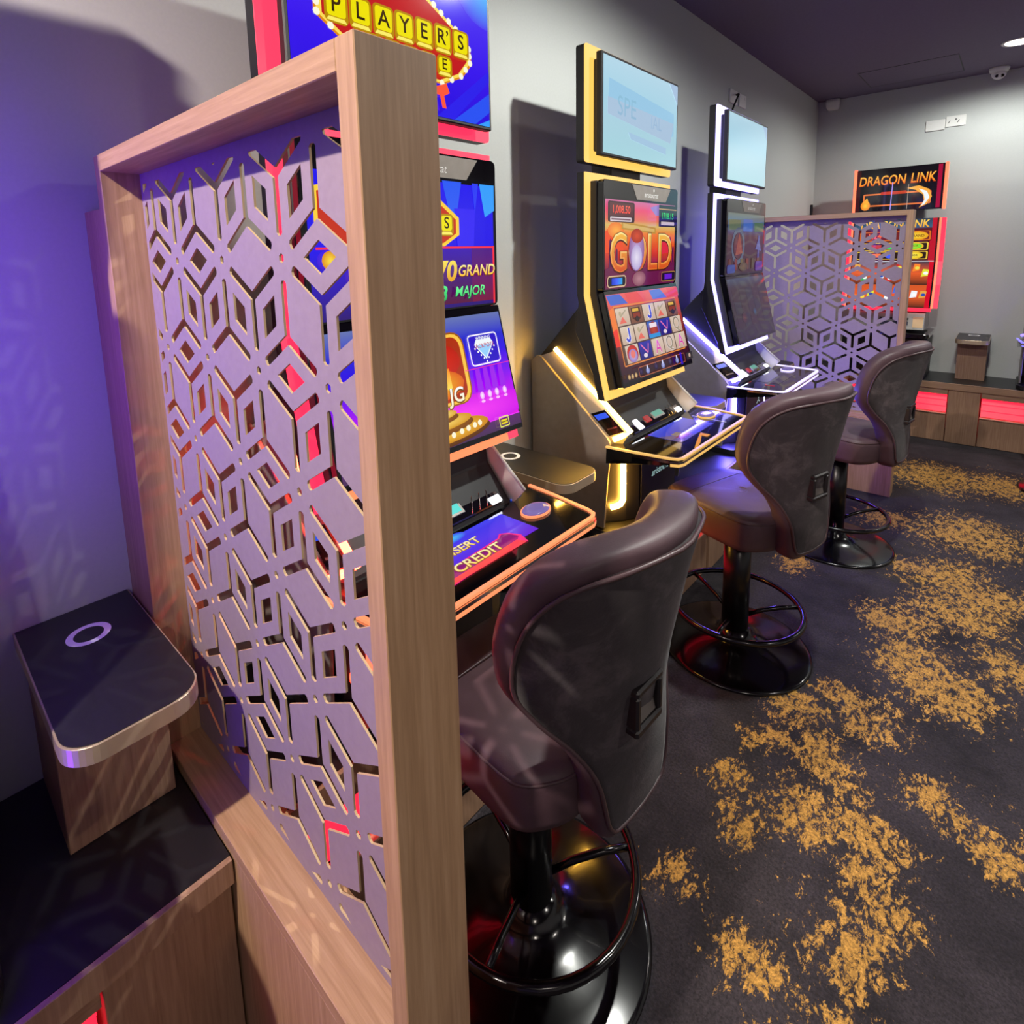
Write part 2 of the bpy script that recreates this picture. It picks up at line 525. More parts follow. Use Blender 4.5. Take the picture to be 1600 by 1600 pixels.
# ================================================================== PRIVACY SCREENS
PX0, PX1, PZT, PD, PW, PR = .121, 1.0031, 1.7976, .1017, .0311, .519
LA = .1985
DIAMOND = {(1, -4, 0), (1, -2, 0), (1, 0, 0),
           (0, -3, 1), (0, -2, 2), (0, -2, 1), (0, -1, 1), (0, 0, 2), (0, 0, 1), (0, -3, 0), (0, -2, 0), (0, 0, 0),
           (-1, -2, 2), (-1, -2, 1), (-1, -1, 2), (-1, -1, 1), (-1, 0, 1), (-1, -3, 0), (-1, -1, 0),
           (-2, -3, 1), (-2, -2, 1), (-2, -1, 2), (-2, -1, 1), (-2, 0, 1), (-2, -3, 0), (-2, -1, 0),
           (-3, -3, 2), (-3, -2, 2), (-3, -2, 1), (-3, -1, 1), (-3, 0, 2), (-3, 0, 1), (-3, -3, 0),
           (-4, -2, 2), (-4, -1, 2), (-4, -1, 1), (-4, 0, 2), (-4, 0, 1), (-4, -3, 0),
           (-5, -3, 2), (-5, -2, 1), (-5, -1, 2), (-5, 0, 2), (-5, -3, 0), (-5, -2, 0), (-5, -1, 0)}


def clip_poly(poly, x0, x1, z0, z1):
    for ax, lim, sgn in ((0, x0, 1), (0, x1, -1), (1, z0, 1), (1, z1, -1)):
        out = []
        for i, p in enumerate(poly):
            q = poly[(i + 1) % len(poly)]
            a = (p[ax] - lim) * sgn; b_ = (q[ax] - lim) * sgn
            if a >= 0:
                out.append(p)
            if a * b_ < 0:
                t_ = a / (a - b_); out.append((p[0] + (q[0] - p[0]) * t_, p[1] + (q[1] - p[1]) * t_))
        poly = out
        if len(poly) < 3:
            return []
    return poly


def area(p):
    return abs(sum(p[i][0] * p[(i + 1) % len(p)][1] - p[(i + 1) % len(p)][0] * p[i][1] for i in range(len(p)))) / 2


def cut_holes(x_dot, z_dot, X0, X1, Z0, Z1):
    """holes of the cube pattern: dots, three armed slots, diamonds"""
    holes = []; rh = LA * sqrt(3) / 2; hw = .0076; endgap = .031; r3 = LA / sqrt(3)
    for row in range(-8, 3):
        z = z_dot + row * rh
        for c in range(-8, 5):
            x = x_dot + c * LA + (LA / 2 if row % 2 else 0)
            holes.append([(x + .0072 * cos(R(30 + 60 * k)), z + .0072 * sin(R(30 + 60 * k))) for k in range(6)])
            for (dx, dz, a0) in ((LA / 2, r3 / 2, 90 + 60 - 60 - 60 + 60), (LA / 2, -r3 / 2, 0)):
                # centroid right-up of the dot has arms to the dots at 210, 330, 90 ; right-down: 150, 30, 270
                cx, cz = x + dx, z + dz
                arms = (210, 330, 90) if dz > 0 else (30, 150, 270)
                arms = sorted(arms); L_ = r3 - endgap; pl = []
                for k, a in enumerate(arms):
                    d = (cos(R(a)), sin(R(a))); nn = (-d[1], d[0])
                    for w_, l_ in ((-hw, L_ - .004), (-hw * .5, L_), (hw * .5, L_), (hw, L_ - .004)):
                        pl.append((cx + d[0] * l_ + nn[0] * w_, cz + d[1] * l_ + nn[1] * w_))
                    b_ = arms[(k + 1) % 3]; mid = R(a + 60)
                    q = hw / sin(R(60)); pl.append((cx + cos(mid) * q, cz + sin(mid) * q))
                holes.append(pl)
            for o_, (ex, ez) in enumerate(((LA, 0), (LA / 2, rh), (-LA / 2, rh))):
                if (row, c, o_) not in DIAMOND:
                    continue
                mx, mz = x + ex / 2, z + ez / 2; L_ = sqrt(ex * ex + ez * ez)
                d = (ex / L_, ez / L_); nn = (-d[1], d[0]); p_, q_ = LA / 2 * .39, r3 / 2 * .39
                holes.append([(mx + d[0] * p_, mz + d[1] * p_), (mx + nn[0] * q_, mz + nn[1] * q_), (mx - d[0] * p_, mz - d[1] * p_), (mx - nn[0] * q_, mz - nn[1] * q_)])
    out = []
    for h in holes:
        h = clip_poly(h, X0, X1, Z0, Z1)
        if len(h) >= 3 and area(h) > 2e-5:
            g = [h[0]]
            for p in h[1:]:
                if abs(p[0] - g[-1][0]) + abs(p[1] - g[-1][1]) > 1e-4:
                    g.append(p)
            if len(g) >= 3:
                out.append(g)
    return out


def make_cut_panel(x_dot, z_dot, thick):
    X0, X1, Z0, Z1 = PX0 + PW - .01, PX1 - PW + .01, PR - .01, PZT - PW + .01
    holes = cut_holes(x_dot, z_dot, X0 + .022, X1 - .022, Z0 + .026, Z1 - .03)
    cu = bpy.data.curves.new('cut', 'CURVE'); cu.dimensions = '2D'; cu.fill_mode = 'BOTH'
    for pl in [[(X0, Z0), (X1, Z0), (X1, Z1), (X0, Z1)]] + holes:
        sp = cu.splines.new('POLY'); sp.points.add(len(pl) - 1)
        for i, p in enumerate(pl):
            sp.points[i].co = (p[0], p[1], 0, 1)
        sp.use_cyclic_u = True
    o = bpy.data.objects.new('cut', cu); COL.objects.link(o)
    me0 = bpy.data.meshes.new_from_object(o.evaluated_get(bpy.context.evaluated_depsgraph_get()))
    tris = [tuple(p.vertices) for p in me0.polygons]; vs = [(v.co.x, v.co.y) for v in me0.vertices]
    bpy.data.objects.remove(o); bpy.data.curves.remove(cu); bpy.data.meshes.remove(me0)
    # weld
    key = {}; idx = []; pv = []
    for p in vs:
        k_ = (round(p[0], 5), round(p[1], 5))
        if k_ not in key:
            key[k_] = len(pv); pv.append(p)
        idx.append(key[k_])
    tris = [tuple(idx[i] for i in t_) for t_ in tris]; tris = [t_ for t_ in tris if len(set(t_)) == len(t_)]
    n = len(pv); cnt = {}
    for t_ in tris:
        for i in range(len(t_)):
            a, b_ = t_[i], t_[(i + 1) % len(t_)]; e = (min(a, b_), max(a, b_)); cnt[e] = cnt.get(e, 0) + 1
    mb = MB()
    V = [(p[0], 0, p[1]) for p in pv] + [(p[0], thick, p[1]) for p in pv]
    mb.add(V, tris + [tuple(i + n for i in reversed(t_)) for t_ in tris], 0)
    o0 = len(mb.v) - len(V)
    for (a, b_), c in cnt.items():
        if c == 1:
            mb.f.append((o0 + a, o0 + b_, o0 + n + b_, o0 + n + a)); mb.m.append(1); mb.sm.append(False)
    return mb


def privacy_screen(y, x_dot, z_dot, label, filler):
    t_ = thing('privacy_screen', label, 'partition', ((PX0 + PX1) / 2, y, 0), 0, 'timber framed privacy screens')
    cx = (PX0 + PX1) / 2
    def B(x0, x1, y0, y1, z0, z1, name, mt, bev=.0012):
        o = MB().box(x0 - cx, x1 - cx, y0, y1, z0, z1).build(name, mt, t_, bev, 1); return o
    B(PX1 - PW, PX1, 0, PD, 0, PZT, 'post', 'wood_v')
    B(PX0, PX0 + PW, 0, PD, BZ + .002, PZT, 'post', 'wood_v')
    B(PX0 + PW, PX1 - PW, 0, PD, PZT - PW, PZT, 'top_rail', 'wood_h')
    B(.002, PX1 - PW, .0008, PD - .0008, 0, BZ + .001, 'base_panel', 'wood_v')
    B(PX0 + PW, PX1 - PW, 0, PD, BZ + .002, PR, 'bottom_rail', 'wood_h')
    if filler:
        B(.001, PX0, .001, PD - .004, BZ + .002, 1.699, 'filler_post', 'wood_v')
    o = make_cut_panel(x_dot, z_dot, .0035).build('fretwork_panel', ['panel', 'cut'], t_)
    o.location = (-cx, .068, 0)
    return t_


screen_a = privacy_screen(YA, .707, 1.593, 'timber framed fretwork screen standing large in the foreground', True)
screen_b = privacy_screen(YB, .728, 1.588, 'timber framed fretwork screen behind the far stool and white lit machine', True)


# ================================================================== BENCHES
def bench_top(name, x0, x1, y0, y1, label, edge):
    """black worktop with a timber edge band on side 'edge' ('x' or 'y')"""
    c = ((x0 + x1) / 2, (y0 + y1) / 2, BZ - .05)
    t_ = thing(name, label, 'worktop', c)
    if edge == 'x':
        MB().box(x0 - c[0], x1 - c[0] - .012, y0 - c[1], y1 - c[1], 0, .05).build('slab', 'black', t_)
        MB().box(x1 - c[0] - .012, x1 - c[0], y0 - c[1], y1 - c[1], -.002, .0495).build('edge_band', 'wood_d', t_, .001, 1)
    else:
        MB().box(x0 - c[0], x1 - c[0], y0 - c[1] + .012, y1 - c[1], 0, .05).build('slab', 'black', t_)
        MB().box(x0 - c[0], x1 - c[0], y0 - c[1], y0 - c[1] + .012, -.002, .0495).build('edge_band', 'wood_dh', t_, .001, 1)
    return t_


g = .003
bench_top('bench_worktop', .001, BD, YF + .002, YA - g, 'black bench top with timber edge at lower left before the near screen', 'x')
bench_top('bench_worktop', .001, BD, YA + PD + g, YB - g, 'long black bench top under the three machines between the screens', 'x')
bench_top('bench_worktop', .001, BD, YB + PD + g, YW - .002, 'black bench top in the far corner hidden behind the second screen', 'x')
bench_top('bench_worktop', BD + .002, XR - .002, YW - BD, YW - .002, 'black bench top along the far back wall', 'y')


def niche(loc, rz, w, label):
    """bench bay, local x across (0..w), local y into the bench: lower panel, lit red louvres, lip"""
    t_ = thing('bench_bay', label, 'cabinet', loc, rz, 'red lit bench bays')
    h = BZ - .052
    MB().box(0, w, .03, .05, .004, .232).build('lower_panel', 'wood_d', t_, .001, 1)
    MB().box(0, w, .045, .30, h - .003, h - .0).build('ceiling_board', 'wood_dh', t_)
    MB().box(0, w, .016, .05, h - .046, h - .001).build('header_rail', 'wood_dh', t_, .001, 1)
    MB().box(0, w, .012, .05, .232, .240).build('lip', 'lip', t_, .001, 1)
    for k in range(3):
        z0 = .242 + k * .0505
        MB().extr([(.004, .052, z0), (.004, .060, z0 + .002), (.004, .078, z0 + .0455), (.004, .070, z0 + .0455)], (w - .008, 0, 0)).build('louvre', 'red_panel', t_)
    return t_


def pier(loc, rz, w, label):
    t_ = thing('bench_pier', label, 'cabinet', loc, rz, 'plain timber bench piers')
    MB().box(0, w, .018, .34, .004, BZ - .0525).build('front_panel', 'wood_d', t_, .0015, 1)
    MB().box(.003, w - .003, .02, .34, 0, .004).build('plinth', 'black_matte', t_)
    return t_


def row_left(y0, y1, centre, names):
    """bays and piers facing +x; piers centred under the chargers"""
    pass


PIW = .20
CH = [.212, 1.535, 2.742, 3.949]           # charger positions along the left bench
# local frame for rz=90deg: local x -> +y, local y -> -x ; front at x = BD
segs = [('bay', -1.9, -1.12, 'red lit bench bay out to the far left behind the camera'),
        ('pier', -1.115, -.92, 'plain timber bench pier left of the lower left bay'),
        ('bay', -.915, .108, 'red lit bench bay at the lower left corner'),
        ('pier', .112, YA - .004, 'timber bench pier tight against the near screen at lower left'),
        ('bay', YA + PD + .004, CH[1] - .103, 'red lit bench bay under the machine beside the near screen'),
        ('pier', CH[1] - .1, CH[1] + .1, 'plain timber bench pier between the near and gold lit machines'),
        ('bay', CH[1] + .103, CH[2] - .103, 'red lit bench bay under the gold lit machine'),
        ('pier', CH[2] - .1, CH[2] + .1, 'plain timber bench pier between the gold and white lit machines'),
        ('bay', CH[2] + .103, CH[3] - .103, 'red lit bench bay under the white lit machine'),
        ('pier', CH[3] - .1, YB - .004, 'plain timber bench pier against the second screen')]
for kind, a, b_, lab in segs:
    (niche if kind == 'bay' else pier)((BD, a, 0), R(90), b_ - a, lab)
yb0 = YW - BD
for kind, a, b_, lab in [('bay', BD + .01, 1.16, 'red lit bench bay on the back wall left of the pier'),
                         ('pier', 1.165, 1.36, 'plain timber bench pier below the back wall charger'),
                         ('bay', 1.365, 2.34, 'red lit bench bay on the back wall at the right edge of the picture'),
                         ('pier', 2.345, 2.54, 'plain timber bench pier beyond the right edge')]:
    (niche if kind == 'bay' else pier)((a, yb0, 0), 0, b_ - a, lab)


# ================================================================== PHONE CHARGER PEDESTALS
def charger(label):
    """local x: out from the wall, y: across, z: from the bench"""
    t_ = thing('charging_pedestal', label, 'charger', (0, 0, 0), 0, 'phone charging pedestals')
    MB().box(.003, .246, -.092, .092, 0, .318).build('box', 'wood_d', t_, .0015, 1)
    ol = []
    L_, w, r = .46, .104, .055
    ol = [(.003, -w), (L_ - r, -w)] + [(L_ - r + r * sin(R(a)), -w + r - r * cos(R(a))) for a in range(10, 90, 10)] + [(L_, -w + r), (L_, w - r)] + \
         [(L_ - r + r * cos(R(a)), w - r + r * sin(R(a))) for a in range(10, 90, 10)] + [(L_ - r, w), (.003, w)]
    mb = MB(); mb.extr([(p[0], p[1], .318) for p in ol], (0, 0, .032)); mb.build('top_plate', 'edge_al', t_, .001, 1)
    cxx = L_ / 2
    mb = MB(); mb.extr([(cxx + (p[0] - cxx) * .985, p[1] * .97, .350) for p in ol], (0, 0, .0015)); mb.build('black_inlay', 'black', t_)
    a = Art((.13, 0, .3517), (1, 0, 0), (0, 1, 0), (0, 0, 1))
    a.ring(0, 0, .026, .0385, '#f0eef2', 36); o = a.build('ring_mark', t_, 'print'); o['label'] = 'white printed charging ring'
    return t_


ch0 = charger('charging pedestal with white ring in front of the near screen at left')
ch0.location = (0, CH[0], BZ + .0006)
dup(ch0, (0, CH[1], BZ + .0006), 0, 'charging pedestal between the near machine and the gold lit machine')
dup(ch0, (0, CH[2], BZ + .0006), 0, 'charging pedestal glowing blue between the gold and white lit machines')
dup(ch0, (0, CH[3], BZ + .0006), 0, 'charging pedestal between the white lit machine and the second screen')
dup(ch0, (1.275, YW, BZ + .0006), R(-90), 'charging pedestal on the back wall bench')


# ================================================================== SLOT MACHINES (tall hinged head)
def ribbon(path, w, h, mb, mi=0, up=Vector((0, 0, 1))):
    """flat strip along path, width w sideways, height h up"""
    path = [Vector(p) for p in path]; loops = []
    for i, p in enumerate(path):
        a = path[max(i - 1, 0)]; c = path[min(i + 1, len(path) - 1)]
        tg = (c - a).normalized(); s_ = tg.cross(up).normalized(); u_ = s_.cross(tg)
        loops.append([p - s_ * w / 2 - u_ * h / 2, p + s_ * w / 2 - u_ * h / 2, p + s_ * w / 2 + u_ * h / 2, p - s_ * w / 2 + u_ * h / 2])
    mb.loft(loops)


HD = [(.343, 1.853), (.344, 1.443), (.4327, 1.086)]        # head front profile (x, z)


def slot_machine(label, led, led_gain, topper, upper, lower, deck, lcd='lcd', deck_led=None, deck_gain=1.2, hot=9, foot_led=None, halo=0, hot_led=None, ped=3.2):
    Z = lambda z: z - BZ
    t_ = thing('slot_machine', label, 'slot machine', (0, 0, 0), 0, 'tall slot machines')
    LED = emit('led_' + led.strip('#'), led, led_gain, '#404040')
    LED2 = emit('led_deck_' + led.strip('#'), deck_led or led, deck_gain, '#404040')
    HOT = emit('led_hot_' + led.strip('#'), hot_led or led, hot, '#404040')
    HOT2 = emit('led_pedestal_' + led.strip('#'), hot_led or led, hot * ped, '#404040')
    FOOT = emit('led_foot_' + led.strip('#'), foot_led, 1.3, '#404040') if foot_led else LED
    # base plate
    mb = MB(); mb.extr([(p[0], p[1], 0) for p in rrect(.004, .46, -.35, .35, .06)], (0, 0, .03)); mb.build('base_plate', 'black', t_, .002, 1)
    # pedestal with canted flanks
    pl = [(.10, -.26), (.345, -.29), (.40, -.22), (.425, -.165), (.425, .165), (.40, .22), (.345, .29), (.10, .26)]
    mb = MB(); mb.extr([(x, y, .0302) for x, y in pl], (0, 0, .31)); ped = mb.build('pedestal', 'dark_metal', t_, .004, 1)
    mb = MB().box(.4252, .431, -.155, .155, .045, .325); door = mb.build('door', 'dark_metal', t_, .003, 1)
    a = Art((.4312, .0, .21), (0, 1, 0), (0, 0, 1), (1, 0, 0))
    a.text('aristocrat', .02, -.02, .043, '#9fc4c4', shear=.25); a.ell(.05, .032, .008, .010, '#9fc4c4', 10)
    a.line([(.02, .0), (.045, .018), (.07, .005)], .006, '#9fc4c4'); a.build('lettering', door, 'art')
    # J shaped light on the left flank; halo machines get an added right one for glow
    for s_ in ((-1, 1) if halo else (-1,)):
        mb = MB()
        q0 = Vector((.40, s_ * .225, 0)); d = (Vector((.345, s_ * .29, 0)) - q0).normalized(); out = Vector((d.y * -s_, d.x * s_, 0))
        out = Vector((abs(d.y), s_ * abs(d.x), 0))
        J = [q0 + d * .012 + Vector((0, 0, z)) for z in (.335, .25, .15, .125)] + [q0 + d * .022 + Vector((0, 0, .108)), q0 + d * .042 + Vector((0, 0, .100)), q0 + d * .062 + Vector((0, 0, .098))]
        mb.tube([p + out * .006 for p in J], .011, 8); mb.build('pedestal_light', HOT2, t_)
    # lower body between the wings
    prof = [(.02, .34), (.02, .66), (.10, .745), (.235, .895), (.30, .895), (.33, .58), (.345, .485), (.43, .385), (.43, .34)]
    mb = MB(); mb.extr([(x, -.301, z) for x, z in prof], (0, .55, 0)); mb.build('body', 'black_matte', t_, .004, 1)
    # wings
    for s_ in (-1, 1):
        w = MB()
        out = [(.022, .035), (.022, .665), (.055, .689), (.075, .680), (.380, .405), (.395, .385), (.395, .33), (.385, .24), (.37, .035)]
        w.extr([(x, s_ * .338, z) for x, z in out], (0, -s_ * .012, 0)); w.build('side_panel', 'grey_metal', t_, .002, 1)
        iy = .302 if s_ < 0 else .255; ia = .118 if s_ < 0 else .150; ib = .458 if s_ < 0 else .480
        f = MB()   # sloped face rising to the light strip
        f.add([(.06, s_ * .326, .686), (.388, s_ * .326, .396), (ib, s_ * iy, .424), (ia, s_ * iy, .709),
               (.06, s_ * .326, .60), (.36, s_ * .326, .36), (.42, s_ * iy, .36), (.13, s_ * iy, .60)],
              [(0, 1, 2, 3), (4, 7, 6, 5), (0, 4, 5, 1), (1, 5, 6, 2), (2, 6, 7, 3), (3, 7, 4, 0)])
        f.build('sloped_face', 'silver' if s_ < 0 else 'silver_lt', t_, .002, 1)
        l_ = MB(); A_ = Vector((.118, s_ * .302, .716)); B_ = Vector((.463, s_ * .302, .431))
        if s_ < 0:
            l_.tube([A_, A_.lerp(B_, .5), B_, B_ + Vector((-.02, s_ * .022, -.010)), B_ + Vector((-.045, s_ * .05, -.024))], .0095, 8)
            l_.build('light_strip', HOT, t_)
        else:
            l_.tube([(ia, iy, .712), ((ia + ib) / 2, iy, .5685), (ib, iy, .427)], .005, 8); l_.build('edge_trim', 'silver_lt', t_)
        # note / ticket module near the low end of the face
        P = lambda a_, b_: Vector((.06, s_ * .326, .686)).lerp(Vector((.388, s_ * .326, .396)), a_).lerp(Vector((ia, s_ * iy, .709)).lerp(Vector((ib, s_ * iy, .424)), a_), b_)
        nrm = (P(1, 0) - P(0, 0)).cross(P(0, 1) - P(0, 0)).normalized()
        if nrm.z < 0:
            nrm = -nrm
        md = MB(); md.extr([P(.72, .1), P(.97, .1), P(.97, .86), P(.72, .86)], nrm * .006); mod = md.build('note_acceptor', 'glass', t_)
        md = MB(); md.extr([P(.745, .18) + nrm * .0062, P(.80, .18) + nrm * .0062, P(.80, .78) + nrm * .0062, P(.745, .78) + nrm * .0062], nrm * .001)
        md.build('blue_display', 'blue_disp', mod)
        md = MB(); md.extr([P(.90, .25) + nrm * .0062, P(.915, .25) + nrm * .0062, P(.915, .75) + nrm * .0062, P(.90, .75) + nrm * .0062], nrm * .002)
        md.build('slot_lip', 'chrome', mod)
    # head shell
    hp = [(.24, Z(1.850)), (.315, Z(1.850)), (.316, Z(1.437)), (.402, Z(1.078)), (.33, Z(1.06)), (.22, Z(1.28)), (.238, Z(1.43))]
    mb = MB(); mb.extr([(x, -.31, z) for x, z in hp], (0, .62, 0)); mb.build('head_shell', 'black_matte', t_, .003, 1)
    # light frame behind the bezel: sides, top and bottom, each a glowing strip with a dark back
    fx = [(.288, Z(1.880)), (.288, Z(1.43)), (.3815, Z(1.037))]
    bw = .347
    for s_ in (-1, 1):
        mb = MB()
        o_ = s_ * bw; i_ = s_ * .300
        loops = [[(x - .004, o_, z), (x, o_, z), (x, i_, z), (x - .004, i_, z)] for x, z in fx]
        mb.loft(loops); mb.build('head_light', LED, t_)
        mb = MB(); loops = [[(x - .035, o_ * .995, z), (x - .0045, o_ * .999, z), (x - .0045, i_, z), (x - .035, i_, z)] for x, z in fx]
        mb.loft(loops); mb.build('head_light_back', 'black_matte', t_)
    MB().box(.284, .288, -.301, .301, Z(1.84), Z(1.880)).build('head_light', LED, t_)
    q = Vector((.3815, 0, Z(1.037))); dq = (Vector((.288, 0, Z(1.43))) - q).normalized(); nq = Vector((dq.z, 0, -dq.x))
    MB().obox(q + dq * .02, (0, .30, 0), dq * .02, nq * .002).build('head_light', FOOT, t_)
    if halo:  # added glow strips, tinting the wall and screen beside the machine
        HALO = emit('led_halo_' + led.strip('#'), hot_led or led, halo, '#404040')
        for s_ in ((1,) if hot_led else (-1, 1)):
            MB().box(.236, .246, min(s_ * .300, s_ * .346), max(s_ * .300, s_ * .346), Z(1.44), Z(1.85)).build('halo_light', HALO, t_)
            MB().box(.20, .285, min(s_ * .3475, s_ * .350), max(s_ * .3475, s_ * .350), Z(1.10), Z(1.86)).build('halo_light', HALO, t_)
    # bezel in two leaves
    up_c = Vector((.33, 0, (HD[0][1] + HD[1][1]) / 2 - BZ))
    MB().extr([(.318, p[0], p[1]) for p in rrect(-.31, .31, Z(1.443), Z(1.853), .014, 3)], (.025, 0, 0)).build('upper_bezel', 'glass', t_, .002, 1)
    a_ = Vector((HD[1][0], 0, Z(HD[1][1]))); b_ = Vector((HD[2][0], 0, Z(HD[2][1]))); dv = (a_ - b_).normalized(); nv = Vector((dv.z, 0, -dv.x))
    lc = (a_ + b_) / 2; hh = (a_ - b_).length / 2
    MB().obox(lc - nv * .012, (0, .31, 0), dv * (hh - .002), nv * .012).build('lower_bezel', 'glass', t_, .002, 1)
    # header badge
    MB().extr([(.3432, -.10, Z(1.848)), (.3432, .235, Z(1.848)), (.3432, .19, Z(1.792)), (.3432, -.06, Z(1.792))], (.0012, 0, 0)).build('header_badge', 'grey_metal', t_)
    a = Art((.3446, .06, Z(1.818)), (0, 1, 0), (0, 0, 1), (1, 0, 0)); a.text('aristocrat', 0, -.004, .03, '#e8e8e8', shear=.2); a.ell(.02, .016, .005, .006, '#e8e8e8', 8)
    a.build('lettering', t_, 'print')
    # screens
    a = Art((.3432, 0, Z(1.615)), (0, 1, 0), (0, 0, 1), (1, 0, 0), clip=(-.303, .303, -.168, .18)); upper(a); a.build('upper_screen', t_)
    a = Art(lc + nv * .0004, (0, 1, 0), dv, nv, clip=(-.306, .306, -hh, hh)); lower(a, hh); a.build('lower_screen', t_)
    # topper
    fr = MB()
    o4 = rrect(-bw, bw, Z(1.915), Z(2.321), .012, 3); i4 = rrect(-bw + .06, bw - .06, Z(1.985), Z(2.26), .012, 3)
    n = len(o4)
    for x0, x1, name, mt in ((.284, .288, 'topper_light', LED), (.25, .2838, 'topper_light_back', 'black_matte')):
        fr = MB()
        sc = 1 if x1 > .284 else .999
        fr.loft([[(x0, p[0] * sc, p[1]) for p in o4], [(x1, p[0] * sc, p[1]) for p in o4], [(x1, p[0], p[1]) for p in i4], [(x0, p[0], p[1]) for p in i4], [(x0, p[0] * sc, p[1]) for p in o4]], cap=False)
        fr.build(name, mt, t_)
    MB().box(.2886, .31, -.295, .295, Z(1.955), Z(2.276)).build('topper_neck', 'black_matte', t_, .006, 2)
    MB().box(.3095, .334, -.31, .31, Z(1.938), Z(2.294)).build('topper_housing', 'black_matte', t_, .003, 1)
    a = Art((.3342, 0, Z(2.116)), (0, 1, 0), (0, 0, 1), (1, 0, 0), clip=(-.30, .30, -.169, .169)); topper(a); a.build('topper_screen', t_)
    MB().box(.17, .262, -.12, .12, Z(1.80), Z(2.02)).build('topper_bracket', 'black_matte', t_, .004, 1)
    # player tracking panel
    c0 = Vector((.43, 0, Z(.886))); c1 = Vector((.325, 0, Z(.955))); dp = (c1 - c0); n_ = Vector((-dp.z, 0, dp.x)).normalized()
    if n_.z < 0:
        n_ = -n_
    hp_ = dp.length / 2; du = dp.normalized(); pc = (c0 + c1) / 2
    MB().obox(pc - n_ * .004, (0, .215, 0), du * hp_, n_ * .008).build('player_panel', 'glass', t_, .003, 1)
    pp = pc + n_ * .0045
    def chip(y0, y1, v0, v1, name, mt, th=.003):
        MB().obox(pp + Vector((0, (y0 + y1) / 2, 0)) + du * ((v0 + v1) / 2), (0, (y1 - y0) / 2, 0), du * ((v1 - v0) / 2), n_ * th).build(name, mt, t_, .001, 1)
    chip(-.015, .075, -.045, .05, 'lcd_frame', 'silver')
    chip(-.008, .068, -.038, .043, 'lcd', lcd, .0036)
    chip(-.115, -.04, -.005, .03, 'card_slot', 'card_white', .005)
    chip(-.085, -.045, -.045, -.015, 'card_button', 'card_red', .005)
    chip(-.165, -.13, -.058, .02, 'status_light', 'white_led', .004)
    chip(.17, .21, -.062, -.04, 'status_light', 'white_led', .004)
    mb = MB(); cc = pp + Vector((0, .13, 0)) + du * .01
    mb.loft([[cc + Vector((0, .02 * cos(2 * pi * k / 16), 0)) + du * (.02 * sin(2 * pi * k / 16)) + n_ * z for k in range(16)] for z in (0, .004)]); mb.build('reader_button', 'grey_metal', t_)
    for k in range(3):
        mb = MB(); mb.tube([pp + Vector((0, .09 + .03 * k, 0)) + du * (-.06) + n_ * .002, pp + Vector((0, .12 + .03 * k, 0)) + du * (-.02) + n_ * .003, pp + Vector((0, .15 + .02 * k, 0)) + du * (.03) + n_ * .002], .0012, 5)
        mb.build('trim_line', 'chrome', t_)
    # button deck: thicker towards the back, narrower at the front
    zt = Z(.872)
    path2 = [(.40, -.372), (.50, -.362), (.635, -.342), (.66, -.332), (.668, -.312), (.668, .312), (.66, .332), (.635, .342), (.50, .362), (.40, .372)]
    def deck_th(x):
        return .026 + max(0, (.60 - x)) * .20
    dk = MB()
    top = [(x, y, zt) for x, y in path2]; bot = [(x - .004, y * .99, zt - deck_th(x)) for x, y in path2]
    dk.loft([bot, top]); dk.build('button_deck', 'glass', t_)
    mb = MB(); ribbon([(x + (.001 if abs(y) < .32 else 0), y * 1.004, zt + .001) for x, y in path2], .011, .007, mb); mb.build('deck_light', LED2, t_)
    mb = MB(); ribbon([(x + .003, y * 1.008, zt - .011) for x, y in path2[1:-1]], .009, .009, mb); mb.build('deck_chrome', 'chrome', t_)
    mb = MB(); ribbon([(x + .003, y * 1.008, zt - .022) for x, y in path2[2:-2]], .010, .008, mb); mb.build('deck_light', LED2, t_)
    a = Art((.53, 0, zt + .0006), (0, 1, 0), (-1, 0, 0), (0, 0, 1)); deck(a); a.build('deck_screen', t_)
    # spin button
    mb = MB(); oc = [(.527 + .036 * cos(q_) , .245 + .052 * sin(q_)) for q_ in [2 * pi * k / 24 for k in range(24)]]
    mb.loft([[(x, y, zt + .0008) for x, y in oc], [(x, y, zt + .007) for x, y in oc]]); sb = mb.build('spin_button', LED2, t_)
    mb = MB(); mb.loft([[(.527 + (x - .527) * k_, .245 + (y - .245) * k_, zt + z) for x, y in oc] for k_, z in ((.92, .007), (.84, .011), (.5, .0125))], smooth=True); mb.build('spin_cap', 'cap', sb)
    mb = MB(); mb.extr([(.40, .215 + .06, zt + .0008), (.425, .245 + .06, zt + .0008), (.43, .19 + .06, zt + .0008)], (0, 0, .003)); mb.build('service_button', 'blue_disp', t_)
    return t_


# ---------------- pictures
def pale_topper(strokes):
    def f(a):
        a.g = 1.08
        a.grad(-.30, .30, -.168, .168, [(0, '#a6d2dc'), (.35, '#a8cfdd'), (.6, '#a4d0e2'), (1, '#b4d6e6')])
        if strokes:
            a.poly([(-.27, -.02), (.22, -.055), (.27, -.04), (.27, .05), (-.26, .095)], '#98c6e2')
            a.poly([(-.27, -.03), (.24, -.075), (.27, .01), (-.27, .03)], '#a9c2da')
            a.text('SPE', -.13, .012, .10, '#93b7d2', '#8dbdd6'); a.text('IAL', .11, -.012, .07, '#98b6d4')
            a.poly([(-.12, -.075), (.2, -.098), (.2, -.125), (-.1, -.10)], '#a3c4de')
        a.poly([(.22, .168), (.30, .168), (.30, .09)], '#a9c2de')
    return f


